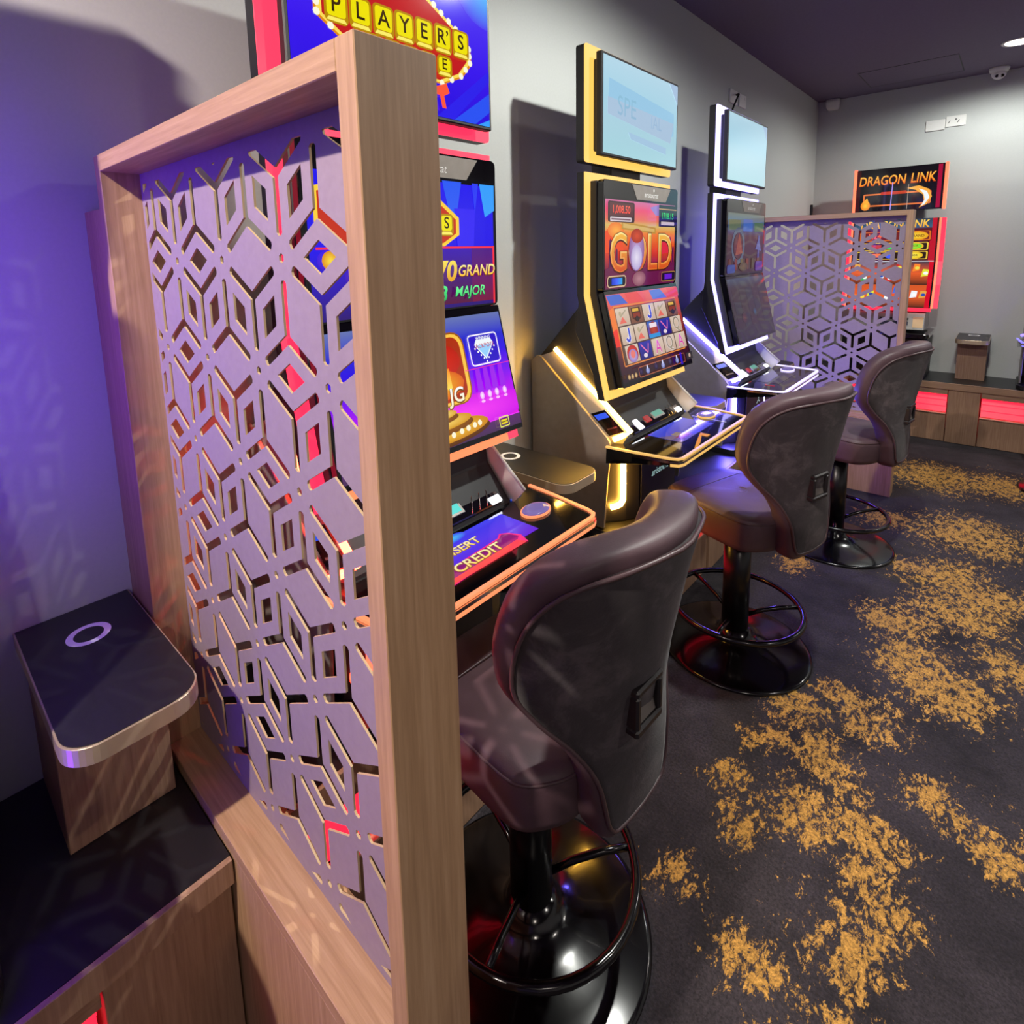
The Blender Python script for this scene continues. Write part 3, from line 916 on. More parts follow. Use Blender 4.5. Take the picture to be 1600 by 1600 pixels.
def beveled_tile(a, u, v, w, h, ch, rot=0):
    a.rr(u - w / 2, u + w / 2, v - h / 2, v + h / 2, .012, '#b98a00')
    a.rr(u - w / 2 + .006, u + w / 2 - .006, v - h / 2 + .014, v + h / 2 - .005, .008, '#f2e400')
    a.poly([(u - w / 2 + .004, v - h / 2 + .004), (u + w / 2 - .004, v - h / 2 + .004), (u + w / 2 - .010, v - h / 2 + .012), (u - w / 2 + .010, v - h / 2 + .012)], '#fff06a')
    if ch:
        a.text(ch, u, v + .006, h * .72, '#2a1804', '#4a3008', off=.012, rot=rot)


def player_topper(a):
    a.grad(-.30, .30, -.168, .168, [(0, '#2a10e0'), (.4, '#3a16f0'), (.75, '#4a2cf4'), (1, '#5648f6')])
    a.ell(.30, .175, .12, .09, '#58c0ff', 24, '#5245f6'); a.poly([(.10, -.17), (.16, -.17), (.30, -.05), (.30, -.02)], '#2f22ee'); a.poly([(.16, -.17), (.24, -.17), (.30, -.13), (.30, -.08)], '#2c54f6'); a.poly([(.25, -.17), (.30, -.17), (.30, -.15)], '#3aa0ff')
    # marquee with bulbs
    out = [(-.235, .03), (-.235, -.01), (-.17, -.05), (.0, -.085), (.12, -.085), (.19, -.055), (.225, -.015), (.222, .02), (.20, .045), (.0, .15), (-.20, .06)]
    a.poly([(x * 1.03, y - .003) for x, y in out], '#e08a10'); a.poly(out, '#ffdf5a'); a.poly([(x * .945, y * .93) for x, y in out], '#c41a1e')
    for k in range(len(out)):
        p, q = out[k], out[(k + 1) % len(out)]
        nn = max(2, int(sqrt((p[0] - q[0]) ** 2 + (p[1] - q[1]) ** 2) / .028))
        for i in range(nn):
            a.ell(p[0] + (q[0] - p[0]) * i / nn, p[1] + (q[1] - p[1]) * i / nn, .0085, .0085, '#fffbe0', 8)
            a.k -= 1
    a.k += 1
    for i, ch in enumerate("PLAYER'S"):
        pass
    xs = [-.186, -.124, -.061, 0, .061, .123, .185]
    ch7 = ['P', 'L', 'A', 'Y', 'E', "R\u2019", 'S']
    for i, (x, c) in enumerate(zip(xs, ch7)):
        beveled_tile(a, x, .012 + .0015 * i, .060, .070, c)
    beveled_tile(a, .124, -.046, .052, .052, 'E')
    for x in (.068, .012, -.044, -.10):
        beveled_tile(a, x, -.049, .052, .052, '')
    a.poly([(.075, -.105), (.125, -.088), (.135, -.11), (.115, -.12), (.122, -.15), (.108, -.15), (.10, -.12), (.07, -.12)], '#ff5a3c')


def player_upper(a):
    a.rect(-.302, .302, -.165, .178, '#050510')
    a.grad(-.295, .295, -.165, .165, [(0, '#2a0a70'), (.3, '#2c0cc0'), (.45, '#2008e8'), (1, '#2418f0')])
    a.poly([(.10, .17), (.17, .17), (.145, .06), (.125, .08)], '#2c5cf6'); a.poly([(.24, .17), (.30, .17), (.30, .10), (.26, .08)], '#38a0ff'); a.poly([(-.1, .17), (0, .17), (-.06, .02), (-.1, .05)], '#2c3cf6'); a.poly([(.21, .17), (.235, .17), (.22, .09)], '#2f40f8')
    a.poly([(.14, .10), (.22, .10), (.21, -.02), (.15, -.02)], '#3422f6')
    a.grad(-.12, .20, -.155, -.0, [(0, '#5a0a3c'), (.5, '#45107a'), (1, '#3a12b8')]); a.k += 1
    a.grad(.20, .295, -.155, .0, [(0, '#7a0a3a'), (1, '#4a128a')])
    a.rect(-.28, .29, -.006, -.001, '#ff2a4a'); a.rect(.287, .294, -.165, 0, '#ff3040')
    a.poly([(-.28, .13), (-.28, .02), (-.20, -.005), (.10, .0), (.155, .03), (.155, .075), (.06, .14), (-.2, .15)], '#ffd23c')
    a.poly([(-.27, .12), (-.27, .025), (-.20, .004), (.095, .008), (.143, .034), (.143, .07), (.055, .13), (-.2, .14)], '#c8321a')
    for i in range(5):
        beveled_tile(a, -.19 + .058 * i, .075 - .004 * i, .054, .06, '')
    beveled_tile(a, .105, .055, .05, .058, 'S')
    a.text('70', .10, -.066, .075, '#e8a010', '#ffe860', shear=.15, off=.03)
    a.text('1', .02, -.066, .075, '#e8a010', '#ffe860', shear=.15, off=.03); a.k += 1
    a.text('GRAND', .215, -.068, .042, '#6a2a08', shear=.2, off=.035); a.text('GRAND', .215, -.066, .042, '#ffc020', '#fff2a0', shear=.2, off=.015)
    a.text('3', .085, -.125, .055, '#10a850', '#5aff90', shear=.15, off=.03)
    a.text('MAJOR', .185, -.127, .038, '#063a18', shear=.2, off=.035); a.text('MAJOR', .185, -.126, .038, '#18d060', '#7affa0', shear=.2, off=.012)
    for k in range(4):
        a.ell(-.25 + .07 * k, -.03 - .04 * (k % 2), .022, .022, '#ffe040', 14, '#e08a10'); a.k -= 1
    a.k += 1


def player_lower(a, hh):
    a.rect(-.31, .31, -hh, hh, '#050308')
    h = hh - .008
    a.grad(-.298, .302, -h + .034, h - .012, [(0, '#e000d8'), (.10, '#ee00f0'), (.25, '#c000f4'), (.45, '#7a08f4'), (.65, '#3210e8'), (.8, '#2a2cd0'), (1, '#6a78b4')])
    a.ell(.06, -.10, .3, .05, '#ff3cf8', 20, '#d400ee')
    a.grad(-.302, .304, -h + .006, -h + .036, [(0, '#4a2c58'), (1, '#5a2a6c')]); a.rect(-.302, .304, -h + .036, -h + .039, '#f030ff')
    # framed jackpot panel
    a.rr(-.20, .135, -.07, .125, .04, '#a05a08'); a.rr(-.195, .13, -.066, .12, .036, '#ffc84a'); a.rr(-.185, .118, -.058, .112, .03, '#b03008')
    a.ell(-.02, .05, .13, .06, '#f02c10', 20, '#c01c08'); a.ell(-.02, -.01, .13, .045, '#ffd020', 20, '#e06010')
    a.text('M', .035, .0, .085, '#ffe860', '#ff9020', off=.02)
    a.text('JG', .07, -.05, .055, '#7a4a10', shear=.1, off=.05); a.text('JG', .07, -.048, .055, '#fff0c0', '#ffffff', shear=.1, off=.015)
    # badge sign
    a.frame(.15, .27, .02, .108, .004, '#fff6ff', .012); a.rr(.156, .264, .026, .102, .01, '#3018c8')
    a.poly([(.172, .078), (.182, .092), (.24, .092), (.25, .078), (.211, .034)], '#f4fbff'); a.poly([(.178, .076), (.244, .076), (.211, .04)], '#9ad4ff')
    a.text('JACKPOTS', .211, .072, .017, '#c03060', off=.01); a.text('WINNING', .211, .096, .013, '#ffffff', off=.01)
    for k in range(9):
        t_ = k / 8; x = .172 + .039 * t_ * 2 if t_ <= .5 else .211 + .039 * (t_ - .5) * 2; y = .074 - .04 * (t_ * 2 if t_ <= .5 else 2 - 2 * t_)
        a.ell(x, y - .006, .003, .003, '#ffffff', 6); a.k -= 1
    a.k += 1
    a.rect(.118, .30, .0135, .0155, '#ff2c9c')
    for x in (.163, .193, .222, .255):
        a.poly([(x - .008, .012), (x + .008, .012), (x + .012, -.05), (x - .012, -.05)], '#a01cf0'); a.k -= 1
    a.k += 1
    for x in (.163, .193, .222, .255):
        a.ell(x, -.062, .0085, .011, '#fff4ff', 12, '#f0a0ff'); a.ell(x, -.078, .008, .004, '#ffc0ff', 10)
    # gold podium
    for (y, rw, rh, c, c2) in ((-.138, .19, .03, '#8a5208', '#5a2c04'), (-.128, .185, .03, '#ffd040', '#d08810'), (-.116, .13, .022, '#a8660c', '#7a4408'), (-.104, .125, .02, '#ffe070', '#d89818'),
                               (-.094, .08, .014, '#a8660c', '#7a4408'), (-.084, .075, .013, '#fff09a', '#e0a820')):
        a.ell(-.02, y, rw, rh, c, 28, c2)
    for x in (.03, .06, .085, .11, .13):
        a.ell(x, -.135 + (x - .08) * .1, .008, .008, '#fff8d8', 8); a.k -= 1
    a.k += 1
    a.frame(.205, .245, -h + .012, -h + .042, .003, '#f0f060'); a.rect(.212, .238, -h + .020, -h + .033, '#f0d820'); a.rect(.212, .238, -h + .025, -h + .028, '#6a5c10')


def player_deck(a):
    a.grad(-.17, .17, -.065, .075, [(0, '#6a20d8'), (.5, '#5a3cf0'), (1, '#3c3cf0')])
    a.ell(-.02, .07, .05, .02, '#40c8ff', 14, '#4440f0')
    a.poly([(-.165, -.03), (.06, -.018), (.08, -.005), (.10, -.02), (.115, -.05), (.10, -.088), (.085, -.07), (-.165, -.085)], '#ff2c8c')
    a.poly([(-.165, -.035), (.06, -.023), (.08, -.012), (.095, -.025), (.105, -.05), (.09, -.06), (-.165, -.065)], '#8c1c78')
    a.poly([(-.165, -.066), (.085, -.060), (.10, -.085), (-.165, -.082)], '#ff4450')
    a.text('INSERT', -.035, .018, .040, '#8a5a10', shear=.15, off=.05); a.text('INSERT', -.035, .019, .040, '#ffd860', '#fff6c0', shear=.15, off=.015)
    a.text('CREDIT', -.035, -.045, .046, '#8a5a10', shear=.15, off=.05); a.text('CREDIT', -.035, -.044, .046, '#ffd860', '#fff6c0', shear=.15, off=.015)


def gold_upper(a):
    a.rect(-.302, .302, -.165, .178, '#08070a')
    a.grad(-.298, .285, -.165, .168, [(0, '#5a1838'), (.25, '#8a1a3c'), (.42, '#e03a18'), (.62, '#f07828'), (.72, '#d8b860'), (.78, '#e87a60'), (.9, '#ee5078'), (1, '#d070a0')])
    a.poly([(-.298, .05), (-.24, .075), (-.18, .04), (-.16, -.02), (-.298, -.03)], '#f04a18'); a.ell(-.22, .055, .06, .03, '#ffb040', 16, '#f07828')
    a.poly([(.05, .15), (.13, .165), (.2, .12), (.1, .12)], '#9a80c8')
    for (x, y, s_) in ((-.26, -.06, 1), (-.215, -.08, .8), (.24, -.05, 1.0), (.27, -.08, .9)):
        a.poly([(x - .012 * s_, y - .09), (x + .012 * s_, y - .09), (x + .009 * s_, y + .075 * s_), (x, y + .085 * s_), (x - .009 * s_, y + .075 * s_)], '#5a0c48'); a.k -= 1
    a.k += 1
    a.poly([(.15, .02), (.19, .05), (.24, .03), (.26, -.03), (.16, -.04)], '#e02840')
    a.poly([(-.298, -.165), (-.298, -.09), (-.2, -.07), (-.1, -.1), (.08, -.09), (.285, -.075), (.285, -.165)], '#6a1448')
    # little banner
    a.poly([(-.18, .06), (.10, .045), (.10, .070), (-.18, .09)], '#c09038'); a.poly([(-.17, .066), (.09, .052), (.09, .064), (-.17, .082)], '#d8b468')
    # word
    a.text('GOLD', -.005, -.03, .205, '#4a0c08', off=.045, sx=.92); a.text('GOLD', -.005, -.028, .205, '#f07808', '#ffe890', off=.022, sx=.92); a.text('GOLD', -.002, -.030, .205, '#d84a10', '#f8b83c', off=-.004, sx=.92)
    # small lantern ornament in place of the O
    a.ell(-.062, -.02, .062, .085, '#c8a8d8', 22, '#8a5a9c'); a.ell(-.062, -.05, .045, .05, '#e8e0f4', 18, '#b8a8d8'); a.ell(-.062, .035, .05, .028, '#d84a20', 18, '#a82c10')
    a.ell(-.04, -.135, .055, .03, '#b8808c', 16, '#8a4a60')
    # displays
    a.rr(-.285, -.085, .085, .162, .01, '#3a2026'); a.rect(-.275, -.095, .108, .156, '#5a2830'); a.text('1,008.50', -.185, .131, .040, '#ff3a30', '#ff6a50', off=.015)
    a.rr(-.27, -.11, .088, .104, .004, '#d8c8d0'); a.rect(-.262, -.118, .093, .099, '#7a5a68')
    a.rr(.12, .285, .075, .165, .004, '#0a0808'); a.rect(.12, .285, .146, .150, '#c89860'); a.text('1718.15', .203, .120, .036, '#14b84a', '#30e070', off=.02); a.rr(.14, .265, .082, .096, .003, '#c8b8b8')
    # meters at the foot
    a.frame(-.29, -.15, -.16, -.115, .005, '#d8b890', .016); a.rr(-.283, -.157, -.154, -.121, .01, '#101420'); a.grad(-.26, -.18, -.15, -.125, [(0, '#1030c0'), (.5, '#3a60ff'), (1, '#20a8e8')], True)
    a.frame(.15, .285, -.158, -.115, .004, '#a07838', .012); a.rr(.156, .279, -.153, -.12, .008, '#1c0c2a'); a.rect(.18, .25, -.148, -.126, '#6a1cd0')


def gold_lower(a, hh):
    h = hh - .006
    a.rect(-.31, .31, -hh, hh, '#08070a')
    a.grad(-.30, .298, -h + .01, h - .008, [(0, '#1c0a20'), (.25, '#4a1428'), (.5, '#8a2a28'), (.8, '#d8503c'), (1, '#ee5c60')])
    for (u0, c) in ((-.30, '#3a60c8'), (-.16, '#e8484c'), (.04, '#5a70d0'), (.2, '#e84a50')):
        a.poly([(u0, h - .01), (u0 + .10, h - .01), (u0 + .15, h - .05), (u0 + .02, h - .05)], c); a.k -= 1
    a.k += 1
    a.poly([(-.30, .11), (-.27, .12), (-.255, .0), (-.30, -.02)], '#f07828'); a.poly([(-.30, .03), (-.265, .04), (-.262, -.03), (-.30, -.03)], '#f02c20')
    cw, ch = .104, .073; x0, y0 = -.262, -.103
    a.frame(x0 - .007, x0 + 5 * cw + .007, y0 - .007, y0 + 3 * ch + .008, .005, '#e88a40', .006); a.rect(x0, x0 + 5 * cw, y0, y0 + 3 * ch, '#4a3430')
    rows = [['d', 'c', 'J', 'd', 'c'], ['J', 'd', 'f', 'p', 'Q'], ['g', 'p', 'A', 'Q', 'A']]
    for r_, row in enumerate(rows):
        for c_, s_ in enumerate(row):
            u0 = x0 + c_ * cw + .003; v0 = y0 + (2 - r_) * ch + .0025; u1 = u0 + cw - .006; v1 = v0 + ch - .005; uc = (u0 + u1) / 2; vc = (v0 + v1) / 2
            bg = {'p': ('#1c1478', '#2a2ca8'), 'f': ('#7a1c9c', '#2060b8'), 'c': ('#7a4a38', '#9c6a50')}.get(s_, ('#c8ac98', '#dcc8b4'))
            a.grad(u0, u1, v0, v1, [(0, bg[0]), (1, bg[1])])
            if s_ in 'JAQ':
                c1, c2 = {'J': ('#2838c0', '#3c50e0'), 'A': ('#d82c80', '#e040d8'), 'Q': ('#a89880', '#8c8068')}[s_]
                if s_ == 'J':
                    for w_, cc_ in ((.020, '#f4ecf0'), (.012, '#3044cc')):
                        a.line([(uc + .012, vc + .027), (uc + .012, vc - .012), (uc + .006, vc - .022), (uc - .006, vc - .022), (uc - .014, vc - .012)], w_, cc_)
                    continue
                a.text(s_, uc, vc, .078, '#f4ecf0', off=.02); a.text(s_, uc, vc, .078, c1, c2, off=.004)
            elif s_ == 'd':
                a.poly([(uc - .034, v0 + .008), (uc + .02, v0 + .008), (uc - .004, v0 + .034)], '#e86a5c'); a.line([(uc - .02, vc), (uc + .028, vc + .024)], .006, '#a89c84'); a.ell(uc - .018, vc + .012, .010, .010, '#b8a888', 10)
            elif s_ == 'c':
                a.poly([(uc - .036, v1 - .006), (uc + .036, v1 - .006), (uc + .036, vc - .014), (uc, v0 + .003), (uc - .036, vc - .014)], '#4a2418'); a.rect(uc - .028, uc + .022, vc + .012, v1 - .010, '#e0b040'); a.rect(uc - .028, uc + .028, vc - .012, vc + .006, '#8c2c18'); a.ell(uc, vc - .018, .014, .012, '#2c1c20', 10)
            elif s_ == 'f':
                a.ell(uc, vc, .036, .032, '#c03c28', 16, '#8c2418'); a.rect(uc - .03, uc + .03, vc + .008, vc + .026, '#f0e0e8'); a.poly([(u0, v0), (u1, v0), (u1, v0 + .016), (u0, v0 + .016)], '#2090d8')
            elif s_ == 'p':
                a.line([(uc - .034, vc + .026), (uc + .012, vc - .012), (uc + .028, vc + .024)], .007, '#e070b0'); a.ell(uc - .01, v0 + .014, .016, .009, '#e8d8e0', 10)
            else:
                a.ell(uc, vc, .042, .034, '#e83c28', 18, '#b82020'); a.ell(uc, vc - .008, .034, .026, '#c8b4e0', 16, '#9078c0'); a.ell(uc, vc - .002, .018, .016, '#e87870', 12)
    a.frame(-.20, .21, -h + .014, -h + .055, .003, '#b86038', .008)
    for x in (-.13, 0.0, .13):
        a.ell(x, -h + .032, .016, .013, '#b8c0f0', 10, '#5860a8'); a.ell(x, -h + .046, .006, .009, '#d8dcff', 8)
    for x in (-.28, -.255, -.228):
        a.ell(x, -h + .03, .010, .010, '#e0c088', 10, '#a88050'); a.k -= 1
    a.k += 1
    a.rect(.225, .285, -h + .02, -h + .05, '#3a3438'); a.ell(.255, -h + .036, .010, .009, '#c8a898', 10); a.rect(.16, .178, -h + .008, -h + .06, '#3018c8')


def gold_deck(a):
    a.grad(-.155, .155, -.065, .075, [(0, '#48489c'), (.5, '#4248c8'), (1, '#4650e0')])
    a.poly([(-.155, -.065), (-.02, -.065), (-.155, .03)], '#6a5a80'); a.rect(-.12, -.03, -.05, -.02, '#8a3c50'); a.rect(-.10, -.05, -.02, .005, '#8c7a70')
    a.poly([(-.19, -.128), (-.10, -.10), (.0, -.072), (.0, -.112), (-.03, -.112), (-.03, -.09), (-.11, -.118), (-.18, -.135)], '#f0a030')
    a.line([(.205, .05), (.20, -.10)], .006, '#c8c0d8')


def dim_upper(a):
    a.rect(-.302, .302, -.165, .178, '#08070a')
    a.grad(-.292, .29, -.16, .165, [(0, '#2a1014'), (.4, '#3a1420'), (.62, '#481828'), (.75, '#3a4a78'), (.88, '#486a84'), (1, '#606c60')])
    a.rect(-.06, .09, .07, .135, '#3c64b0'); a.rect(-.28, -.10, .075, .13, '#5a6a50'); a.rect(.12, .28, .07, .12, '#4c6a48')
    a.ring(-.13, -.01, .075, .10, '#4a586c', 24); a.ell(-.13, -.01, .07, .07, '#782028', 18, '#40141c'); a.poly([(-.17, -.06), (-.12, .06), (-.06, -.05)], '#8c4028')
    a.rect(.19, .215, -.09, .05, '#4a4a90'); a.poly([(.15, -.03), (.2, .04), (.25, -.04)], '#58609c')
    for k in range(6):
        a.rect(-.27 + .09 * k, -.23 + .09 * k, -.14, -.08, ['#5a2a18', '#6a1c20', '#5a4a20', '#703018', '#48401c', '#5a2020'][k]); a.k -= 1
    a.k += 1
    a.rr(-.285, -.17, -.155, -.11, .012, '#243c88'); a.rr(.16, .28, -.155, -.10, .012, '#48208a'); a.ell(-.04, -.125, .07, .025, '#6a5428', 14, '#3c2a18')


def dim_lower(a, hh):
    h = hh - .006
    a.rect(-.31, .31, -hh, hh, '#08070a')
    a.grad(-.295, .298, -h + .01, h - .008, [(0, '#241c30'), (.5, '#241620'), (.85, '#2c2028'), (1, '#34445c')])
    cw, ch = .104, .073
    for r_ in range(3):
        for c_ in range(5):
            u0 = -.262 + c_ * cw + .004; v0 = -.103 + r_ * ch + .003
            a.rect(u0, u0 + cw - .008, v0, v0 + ch - .006, ['#281c24', '#20202c', '#2c1a20'][(r_ + c_) % 3]); a.k -= 1
    a.k += 1
    a.ell(.03, -.03, .03, .024, '#205878', 12, '#281c24'); a.ell(-.15, -.05, .04, .03, '#5a2028', 12, '#281c24')


def dim_deck(a):
    a.grad(-.16, .16, -.065, .075, [(0, '#2c2838'), (1, '#2a2644')])
    a.line([(-.22, -.02), (-.22, -.06)], .01, '#d01c30'); a.line([(-.23, -.02), (-.20, -.01)], .008, '#d01c30')


sm1 = slot_machine('slot machine with blue and purple screens just behind the near screen', '#ff2a50', 1.5, player_topper, player_upper, player_lower, player_deck, 'lcd_cyan', '#ff8a58', 1.3, 40, '#ff8a58', hot_led='#ff3220', ped=.25)
sm1.location = (0, M1, BZ + .0008)
sm2 = slot_machine('slot machine edged in gold light with sunset coloured screens', '#ffc85c', 1.15, pale_topper(True), gold_upper, gold_lower, gold_deck, 'lcd', '#f5bd62', .95, 70, hot_led='#ffbc46', ped=1.3)
sm2.location = (0, M2, BZ + .0008)
sm3 = slot_machine('slot machine edged in white violet light with dim reflecting screens', '#a8a0ff', 3.2, pale_topper(False), dim_upper, dim_lower, dim_deck, 'lcd', '#d8ccff', 1.6, 110, halo=9, hot_led='#6458ff', ped=2)
sm3.location = (0, M3, BZ + .0008)
sm0 = slot_machine('violet lit slot machine left of the near screen outside the picture', '#5a12f0', 8.0, pale_topper(False), dim_upper, dim_lower, dim_deck, 'lcd', '#5a1cff', 3, 18, None, 14, ped=3)
sm0.location = (0, -.345, BZ + .0008)
sm6 = slot_machine('violet lit slot machine at the right edge on the back wall', '#6a58ff', 1.6, pale_topper(False), dim_upper, dim_lower, dim_deck, 'lcd', '#8a80ff', 1.2, 4)
sm6.location = (1.905, YW, BZ + .0008); sm6.rotation_euler = (0, 0, R(-90))


# ================================================================== BACK WALL MACHINE (red framed)
def red_machine():
    t_ = thing('slot_machine', 'slot machine framed in red light with orange lettering on the back wall', 'slot machine', (.70, YW, BZ + .0008), R(-90))
    Z = lambda z: z - BZ
    LED = emit('led_red', '#ff2038', 2.6, '#402020'); LEDo = emit('led_red_orange', '#ff6a48', 2.2, '#402020')
    # topper at x .277 from the wall
    MB().box(.20, .272, -.30, .30, Z(1.875), Z(2.232)).build('topper_shell', 'black_matte', t_, .004, 1)
    MB().box(.2722, .28, -.30, .30, Z(1.875), Z(2.232)).build('topper_bezel', 'glass', t_, .002, 1)
    for s_ in (-1, 1):
        MB().box(.235, .282, min(s_ * .301, s_ * .322), max(s_ * .301, s_ * .322), Z(1.872), Z(2.238)).build('topper_light', LEDo, t_, .003, 1)
    a = Art((.2803, 0, Z(2.055)), (0, 1, 0), (0, 0, 1), (1, 0, 0), 1.0)
    a.rect(-.30, .30, -.178, .175, '#0e0a10')
    a.rect(.258, .285, -.17, .17, '#a80838'); a.rect(-.30, -.27, -.17, .17, '#3c0c10')
    for st, x, w in (('DRAGON', -.115, .86), ('LINK', .165, .86)):
        a.text(st, x, .078, .108, '#a02808', shear=.12, off=.035, sx=w * .82); a.text(st, x, .080, .108, '#ff8410', '#ffc850', shear=.12, off=.008, sx=w * .82)
    a.frame(-.245, .225, -.135, -.028, .012, '#e87838', .012); a.rr(-.23, .21, -.122, -.042, .006, '#1c1a22'); a.rr(-.12, .06, -.042, -.018, .008, '#c83c20')
    a.poly([(.06, .0), (.14, .015), (.21, -.02), (.23, -.08), (.20, -.14), (.15, -.165), (.18, -.11), (.17, -.06), (.12, -.02)], '#ffb040'); a.poly([(.14, -.01), (.195, -.035), (.215, -.085), (.185, -.14), (.165, -.15), (.185, -.10), (.175, -.055)], '#f4fbff')
    a.ell(-.225, -.125, .035, .04, '#ffd040', 14, '#f08020'); a.poly([(-.25, -.10), (-.215, -.06), (-.20, -.11)], '#ffb030')
    a.line([(-.04, .06), (-.045, -.17)], .006, '#b8a0ff'); a.line([(.07, .03), (.068, -.17)], .003, '#c8b0a0')
    a.build('topper_screen', t_)
    MB().box(.10, .24, -.05, .05, Z(1.80), Z(1.90)).build('topper_bracket', 'black_matte', t_)
    # head, gently curved profile
    pr = [(.330, 1.800), (.322, 1.62), (.325, 1.45), (.36, 1.26), (.43, 1.075)]
    sh = [(.18, Z(1.80))] + [(x - .006, Z(z)) for x, z in pr] + [(.36, Z(1.04)), (.26, Z(1.15)), (.18, Z(1.35))]
    MB().extr([(x, -.295, z) for x, z in sh], (0, .59, 0)).build('head_shell', 'black_matte', t_)
    for s_ in (-1, 1):
        for (w0, w1, dx, mt, nm) in ((.297, .309, .002, LEDo, 'head_light'), (.310, .338, -.03, LED, 'head_light')):
            mb = MB(); mb.loft([[(x + dx - .03, s_ * w0, Z(z)), (x + dx, s_ * w0, Z(z)), (x + dx, s_ * w1, Z(z)), (x + dx - .03, s_ * w1, Z(z))] for x, z in pr]); mb.build(nm, mt, t_)
    MB().obox((.432, 0, Z(1.062)), (0, .30, 0), (.004, 0, .012), (.006, 0, -.002)).build('head_light', LED, t_)
    n = len(pr)
    # upper picture
    def seg(i):
        a_ = Vector((pr[i][0], 0, Z(pr[i][1]))); b_ = Vector((pr[i + 1][0], 0, Z(pr[i + 1][1]))); d = (a_ - b_); return (a_ + b_) / 2, d.normalized(), Vector((d.z, 0, -d.x)).normalized(), d.length / 2
    c, d, nn, hh = seg(0)
    MB().obox(c - nn * .004, (0, .292, 0), d * hh, nn * .004).build('screen_leaf', 'glass', t_)
    a = Art(c + nn * .0003, (0, 1, 0), d, nn, 1.0, clip=(-.287, .287, -hh, hh))
    a.grad(-.285, .285, -hh, hh, [(0, '#3c0c10'), (.55, '#5a1018'), (.62, '#3a6080'), (1, '#2c3c50')]); a.rect(.255, .285, -hh, hh, '#c00c28')
    a.text('DRAGON LINK', .0, .05, .085, '#f0a018', '#ffd860', shear=.12, off=.02, sx=.82); a.rr(-.24, .25, -hh + .004, -.008, .01, '#e0701c'); a.rr(-.23, .24, -hh + .012, -.014, .008, '#701c20')
    a.text('1,24', -.13, -.048, .06, '#ff6a30', off=.02); a.ell(.16, -.048, .075, .035, '#ffe040', 18, '#e8a010'); a.text('GRAND', .16, -.048, .028, '#8a5008', off=.03)
    a.build('upper_screen', t_)
    c, d, nn, hh = seg(1)
    MB().obox(c - nn * .004, (0, .292, 0), d * hh, nn * .004).build('screen_leaf', 'glass', t_)
    a = Art(c + nn * .0003, (0, 1, 0), d, nn, 1.0, clip=(-.287, .287, -hh, hh))
    a.rect(-.285, .285, -hh, hh, '#4a0c14'); a.rect(.245, .285, -hh, hh, '#c00c28')
    for k, (y, c1, c2, st) in enumerate(((.042, '#58e020', '#c8f040', 'MAJOR'), (-.032, '#f0d820', '#ffe860', 'MINOR'))):
        a.rr(-.26, .24, y - .033, y + .033, .01, '#f0c83c'); a.rr(-.25, .23, y - .027, y + .027, .008, '#241410'); a.ell(.14, y, .07, .031, '#ffe850', 18, '#e8b820'); a.ell(.14, y, .058, .023, c2, 16, c1); a.text(st, .14, y, .022, '#5a5008', off=.02)
        a.ell(-.02, y, .03, .024, ['#30e060', '#4060ff'][k], 12); a.text(['9', '7'][k], -.2, y, .05, '#ffd040', off=.02); a.rect(-.16, -.08, y - .016, y + .016, ['#c83c20', '#ff7a20'][k])
    a.rect(-.285, .285, -hh, -hh + .008, '#c8c8d0'); a.build('upper_screen', t_)
    for i in (2, 3):
        c, d, nn, hh = seg(i)
        MB().obox(c - nn * .004, (0, .292, 0), d * hh, nn * .004).build('screen_leaf', 'glass', t_)
        a = Art(c + nn * .0003, (0, 1, 0), d, nn, 1.0, clip=(-.287, .287, -hh, hh))
        a.grad(-.285, .275, -hh, hh, [(0, '#40241c'), (.5, '#e8602c'), (1, '#3c3848' if i == 2 else '#d85a28')]); a.rect(.255, .285, -hh, hh, '#d80c28')
        rnd = random.Random(i)
        for k in range(9):
            x = -.27 + .06 * k; y = rnd.uniform(-.5, .5) * hh
            col = rnd.choice(['#e8e840', '#f4f8ff', '#30b060', '#4a70d8', '#ff8a30', '#d02c28', '#e8a848'])
            a.poly([(x, y - .03), (x + .045, y - .02), (x + .05, y + .03), (x + .01, y + .035)], col); a.ell(x + .03, y, .016, .013, rnd.choice(['#ffffff', '#f0e050', '#2c50b0']), 10)
        a.build('lower_screen', t_)
    # timber toned console under the head
    MB().extr([(.20, -.27, Z(1.10)), (.40, -.27, Z(1.035)), (.45, -.27, Z(.895)), (.12, -.27, Z(.895))], (0, .54, 0)).build('console', 'silver', t_, .004, 1)
    a = Art((.428, 0.06, Z(.972)), (0, 1, 0), (-.34, 0, .94), (.94, 0, .34)); a.rect(-.10, .10, .0, .02, '#140c10'); a.rect(-.09, .10, -.045, -.012, '#0c0830'); a.rect(.13, .2, -.06, .03, '#d8b888'); a.build('console_slots', t_, 'print')
    MB().extr([(p[0], p[1], Z(.845)) for p in rrect(.12, .60, -.315, .315, .03, 3)], (0, 0, .035)).build('button_deck', 'glass', t_, .003, 1)
    MB().extr([(.50, -.11, Z(.8805)), (.56, -.11, Z(.8805)), (.56, .17, Z(.8805)), (.50, .17, Z(.8805))], (0, 0, .004)).build('button_strip', 'chrome', t_, .001, 1)
    MB().box(.06, .45, -.30, .30, .0, Z(.8445)).build('pedestal', 'black_matte', t_, .006, 1)
    MB().box(.4502, .456, -.27, .27, .04, .33).build('door', 'glass', t_, .003, 1)
    return t_


red_machine()


